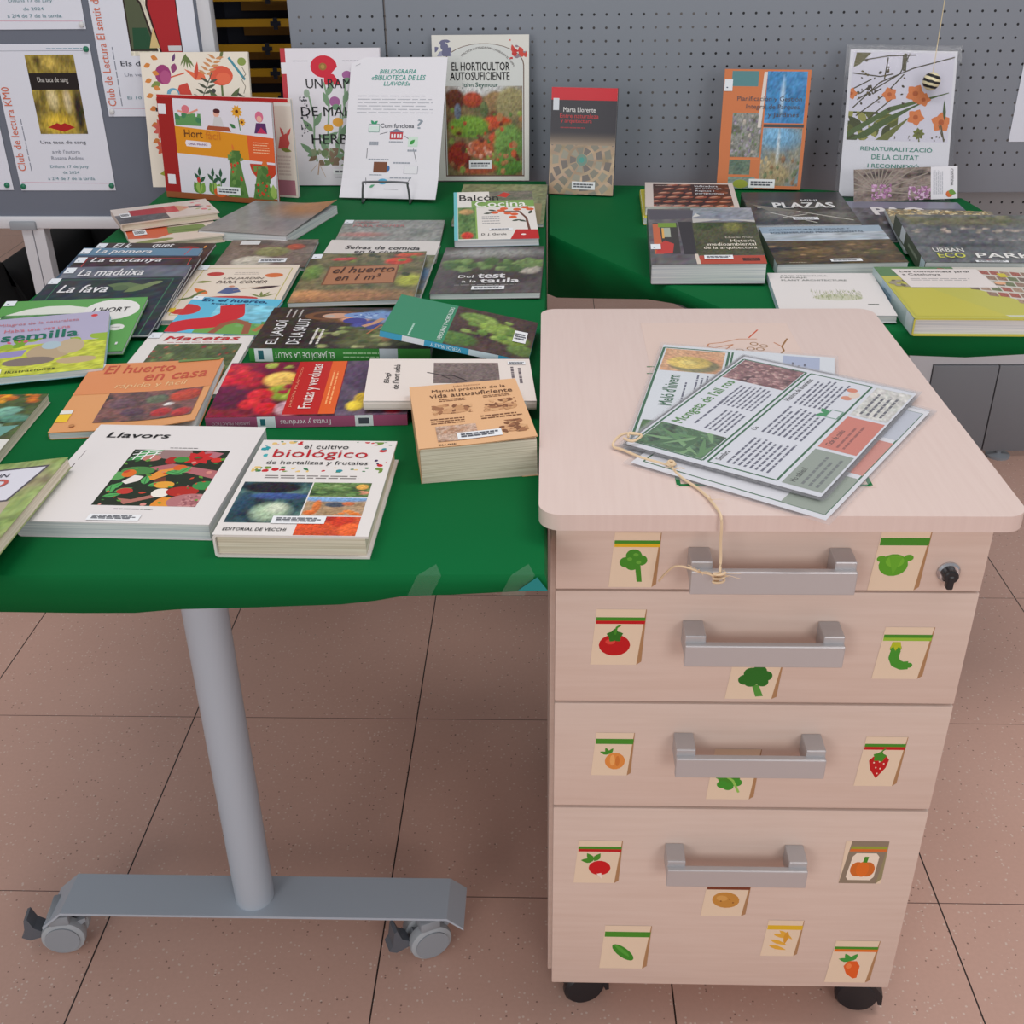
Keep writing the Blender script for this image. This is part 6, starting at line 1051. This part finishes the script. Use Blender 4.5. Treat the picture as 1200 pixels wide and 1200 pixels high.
# ---- poster pinned to the perforated panel at the right edge
pp = thing('notice', 'white sheet with green leaves hung on the perforated panel at the right photo edge', 'notice', (1.094, PX - 0.0012, 0.808))
boxobj('sheet', (-0.105, -0.0004, 0, 0.105, 0.0002, 0.297), mat('notice_paper', C(216, 220, 232), 0.6), pp)
k = Ink(.21, .297); k.R(0, 0, 1, 1, C(216, 220, 232)); k.ph(.18, .25, .95, .75, [C(206, 210, 200), C(216, 220, 214)], seed=2)
for u, v, a in ((.12, .40, 20), (.10, .24, 30), (.3, .5, 60), (.25, .3, 0), (.4, .4, 120)): k.leaf(u, v, .24, .14, a, C(60, 140, 60), C(90, 170, 90))
k.E(.16, .14, .04, .06, C(206, 206, 150)); k.P([(.05, .8), (.2, .8), (.2, .86), (.05, .86)], C(190, 90, 60)); k.finish(pp, PAPERPRINT, 0.0004, None, lambda x, y, z: (x, -z, y), 'print', 'title')

# ---- hanging striped ball
hb = thing('hanging_ball', 'small black and cream striped ball hanging on a string', 'ornament', (0.754, 2.33, 0.954))
sm = mat('striped_ball', C(226, 214, 176), 0.5); nt, b = nodes(sm); co = objco(nt)
sep = N(nt, 'ShaderNodeSeparateXYZ'); nt.links.new(co, sep.inputs[0]); nz = noise(nt, co, 60, 2)
wv = mth(nt, 'SINE', mth(nt, 'ADD', mth(nt, 'MULTIPLY', mth(nt, 'ADD', sep.outputs[2], mth(nt, 'MULTIPLY', sep.outputs[0], 0.25)), 620), mth(nt, 'MULTIPLY', nz, 2.6)))
nt.links.new(mixc(nt, mth(nt, 'GREATER_THAN', wv, 0.0), C(226, 214, 176), C(22, 20, 22)), b.inputs['Base Color'])
bm = bmesh.new(); bmesh.ops.create_uvsphere(bm, u_segments=28, v_segments=18, radius=0.0168); bm_obj('ball', bm, sm, hb, True)
bm = bmesh.new(); tube(bm, [(0, 0, 0.0165), (0.0, 0, 0.9), (0, 0, 2.02)], 0.0007, 6); bm_obj('string', bm, mat('cream_string', C(226, 206, 160), 0.6), hb)

# ================================================================ laminated seed sheets on the cabinet
ZC = 0.7760
CARDG = 'laminated seed sheets fanned out on the cabinet'
def card(label, cx, cy, ang, z, art, sag=0.0):
    t = thing('laminated_sheet', label, 'laminated sheet', (cx, cy, z), CARDG); t.rotation_euler = (0, 0, math.radians(ang)); w, h = .308, .221
    boxobj('paper', (-w / 2 + .006, -h / 2 + .006, 0.0003, w / 2 - .006, h / 2 - .006, 0.0007), mat('card_paper', C(220, 220, 226), 0.55), t)
    boxobj('film', (-w / 2, -h / 2, 0.0, w / 2, h / 2, 0.0011), FILM, t)
    k = Ink(w, h, int(ang)); art(k); k.finish(t, MATTE, 0.0011 if False else 0.00075, None, lambda x, y, zz: (x, y - h / 2, 0.00072 + (zz - 0.00075) * .25), 'print', 'title')
GF = C(30, 96, 56); TX = C(96, 98, 116)
def a_plain(k):
    k.frame(.05, .05, .95, .93, .006, GF); k.lines(.12, .32, .5, .86, 10, C(150, 152, 166), .3); k.R(.05, .05, .33, .25, C(150, 160, 148)); k.R(.36, .05, .65, .25, C(206, 140, 128)); k.R(.68, .05, .95, .25, C(190, 194, 206))
def a_melo(k):
    k.R(.02, .02, .98, .98, C(216, 220, 226)); k.frame(.05, .60, .95, .97, .010, GF); k.ph(.70, .62, .94, .955, [C(206, 150, 110), C(216, 170, 130)], [(.30, .45, .34, .46, C(130, 124, 84), .2), (.42, .55, .30, .40, C(214, 186, 96), .2), (.42, .55, .14, .2, C(226, 206, 120), .6)], seed=3); k.T("Meló d'hivern", .36, .83, .66, .905, GF, .02); k.lines(.40, .78, .62, .80, 1, TX); k.lines(.40, .62, .68, .75, 5, TX, .4); k.ph(.05, .64, .22, .95, [C(60, 90, 50), C(90, 130, 70)], seed=4, nx=20); k.R(.78, .1, .96, .3, C(170, 180, 206)); k.lines(.1, .1, .9, .55, 14, TX, .35); k.L([(.05, .58), (.95, .58)], .008, GF)
def a_mongeta(k):
    k.R(.02, .02, .98, .98, C(216, 218, 226)); k.frame(.05, .60, .955, .965, .008, GF); k.frame(.05, .24, .955, .575, .008, GF)
    k.ph(.055, .61, .25, .955, [C(50, 84, 56), C(90, 130, 90), C(40, 66, 46)], [], seed=3, grain=.7)
    o = k.clip; k.clip = (.055, .61, .25, .955)
    for i in range(16): k.leaf(.06 + .012 * i, .62 + .02 * (i % 9), .16, .02, 20 + 37 * i % 180, [C(90, 136, 84), C(120, 160, 110), C(64, 104, 64)][i % 3])
    k.clip = o
    k.ph(.74, .61, .95, .955, [C(110, 70, 72), C(150, 110, 110), C(84, 50, 54)], [], [(120, .03, .055, [C(150, 104, 106), C(176, 136, 134), C(120, 76, 80), C(190, 156, 150)], (0, 0, 1, 1))], seed=4, nx=56, ny=56)
    k.T("Mongeta de l'all ros", .27, .845, .72, .925, C(70, 130, 50), .02); k.lines(.30, .80, .56, .825, 1, TX); k.lines(.28, .63, .48, .76, 5, TX, .42); k.lines(.50, .63, .72, .83, 8, TX, .42)
    k.T('Sembra', .08, .53, .16, .56, BLK, .01); k.lines(.08, .29, .33, .51, 8, TX, .42); k.T('Ús', .36, .53, .39, .56, BLK, .01); k.lines(.36, .29, .62, .51, 8, TX, .42); k.T('Història de la varietat', .66, .53, .90, .56, BLK, .01); k.lines(.65, .33, .93, .51, 7, TX, .42)
    k.E(.80, .30, .02, .02, C(214, 140, 110)); k.E(.84, .28, .03, .02, C(226, 206, 190)); k.E(.88, .31, .02, .02, C(214, 130, 100)); k.frame(.60, .25, .67, .31, .006, C(110, 150, 130)); k.leaf(.63, .31, .05, .03, 45, C(40, 140, 80)); k.leaf(.63, .31, .05, .03, 140, C(40, 140, 80))
    k.R(.045, .03, .335, .215, C(146, 156, 146)); k.T('Ho sabíeu?', .07, .165, .18, .195, BLK, .01); k.lines(.07, .05, .30, .15, 3, C(110, 116, 116), .4); k.R(.355, .03, .645, .215, C(206, 122, 106)); k.T('Cicle de cultiu', .38, .165, .52, .195, BLK, .01); k.lines(.38, .09, .60, .15, 2, C(150, 84, 76), .4); k.ph(.665, .03, .955, .215, [C(196, 196, 190), C(214, 210, 206)], seed=5, nx=24, ny=18); k.lines(.69, .06, .90, .19, 4, C(96, 96, 104), .4)
card('bottom laminated sheet of the fan, white corner nearest the cabinet front', .2567, 1.1036, 51, ZC, a_plain)
card('laminated sheet poking out furthest to the right under the others', .2585, 1.083, 55.5, ZC + .0013, a_plain)
card('laminated sheet with a melon picture, turned to the left of the fan', .224, 1.186, 77.5, ZC + .0026, a_melo)
card('laminated sheet just under the red bean sheet, edge showing at upper right', .2585, 1.127, 57.5, ZC + .0039, a_plain)
card('thin laminated sheet between the upper sheets of the fan', .2550, 1.1245, 56.6, ZC + .0052, a_plain)
card('top laminated sheet with red bean and leaf photos', .2548, 1.119, 57, ZC + .0065, a_mongeta)
# ---- jute twine tied through the sheets, hanging over the edge to the top handle
tw = thing('twine', 'frayed jute twine tied to the sheets and the top drawer handle', 'twine', (0.15, 0.95, 0.77))
JUTE = mat('jute', C(220, 194, 160), 0.85)
def O(pts): return [(x - .15, y - .95, z - .77) for x, y, z in pts]
bm = bmesh.new()
tube(bm, smooth_path(O([(.100, 1.062, .7895), (.084, 1.066, .7885), (.074, 1.062, .782), (.073, 1.056, .778), (.082, 1.048, .7785), (.100, 1.030, .7785), (.118, 1.018, .7785), (.128, 1.010, .7785), (.133, 0.996, .7780), (.139, .982, .778), (.150, .965, .7775), (.158, .945, .7775), (.163, .925, .778), (.1655, .912, .7765), (.1665, .9085, .768), (.167, .908, .750), (.168, .906, .735), (.1675, .900, .722)]), 5), [0.0014] * 86, 6)
bm_obj('strand', bm, JUTE, tw, True)
bm = bmesh.new(); tube(bm, smooth_path(O([(.088, 1.058, .7885), (.090, 1.066, .7895), (.102, 1.060, .7895), (.092, 1.048, .7885), (.083, 1.055, .7885)]), 5), .0014, 6); bm_obj('loop', bm, JUTE, tw, True)
bm = bmesh.new(); c0 = Vector(O([(.1285, 1.0115, .779)])[0])
tube(bm, [c0 + Vector((.0045 * math.cos(a) * (1 - a / 40), .004 * math.sin(a), .0012 + a * .00012)) for a in [i * .5 for i in range(36)]], .0015, 6); bm_obj('knot', bm, JUTE, tw, True)
bm = bmesh.new(); tube(bm, smooth_path(O([(.1675, .900, .722), (.166, .902, .714), (.158, .906, .716), (.150, .908, .7165), (.138, .908, .7215), (.126, .914, .719), (.118, .922, .705), (.114, .930, .692)]), 5), .0011, 6); bm_obj('tail', bm, JUTE, tw, True)
bm = bmesh.new(); c0 = Vector(O([(.167, .9015, .716)])[0]); tube(bm, [c0 + Vector((.0055 * math.cos(a), -.003 * math.sin(a) - .002, .006 - a * .0007)) for a in [i * .5 for i in range(36)]], .0012, 6); bm_obj('knot', bm, JUTE, tw, True)
rn = random.Random(5); bm = bmesh.new()
for (x, y, z), nn in (((.167, .902, .716), 10), ((.150, .907, .717), 6), ((.160, .94, .7785), 4), ((.13, 1.0, .7795), 4)):
    for i in range(nn):
        p = Vector(O([(x, y, z)])[0]); d = Vector((rn.uniform(-1, 1), rn.uniform(-.6, 0.05), rn.uniform(0.02, .5))) * rn.uniform(.008, .022); tube(bm, [p, p + d * .5 + Vector((0, 0, rn.uniform(0, .003))), p + d], .00025, 4)
bm_obj('loose_fibres', bm, JUTE, tw)['kind'] = 'stuff'

# ================================================================ dark chair and bag behind the notice board
ch = thing('armchair', 'black upholstered armchair behind the notice board', 'chair', (-1.13, 3.0, 0))
boxobj('seat', (-.20, -.26, .16, .20, .22, .40), BLACKF, ch, bev=.03, seg=3); boxobj('backrest', (-.20, .18, .16, .20, .34, .56), BLACKF, ch, bev=.04, seg=3)
for s_ in (-1, 1):
    boxobj('armrest', (s_ * .25 - .05, -.28, .06, s_ * .25 + .05, .34, .46), BLACKF, ch, bev=.03, seg=3)
    for yy in (-.22, .28): boxobj('leg', (s_ * .22 - .02, yy - .02, 0, s_ * .22 + .02, yy + .02, .07 if yy > 0 else .165), BLACK, ch)
c2 = thing('bag', 'black bag with a pointed top on the floor at the left photo edge', 'bag', (-1.415, 2.60, 0))
bm = bmesh.new(); prism(bm, [(-.26, 0), (.20, 0), (.16, .26), (.115, .36), (.075, .42), (.062, .505), (.04, .505), (.02, .44), (-.02, .43), (-.22, .42), (-.26, .30)], -.10, .10, lambda a, b, z: (a, z, b))
bmesh.ops.bevel(bm, geom=list(bm.edges), offset=.012, segments=2, affect='EDGES'); bm_obj('body', bm, BLACKF, c2, True)
bm = bmesh.new(); tube(bm, smooth_path([(-.18, 0, .41), (-.16, 0, .50), (-.10, 0, .53), (-.04, 0, .50), (-.02, 0, .42)], 5), .008, 8); bm_obj('handle', bm, BLACKF, c2, True)
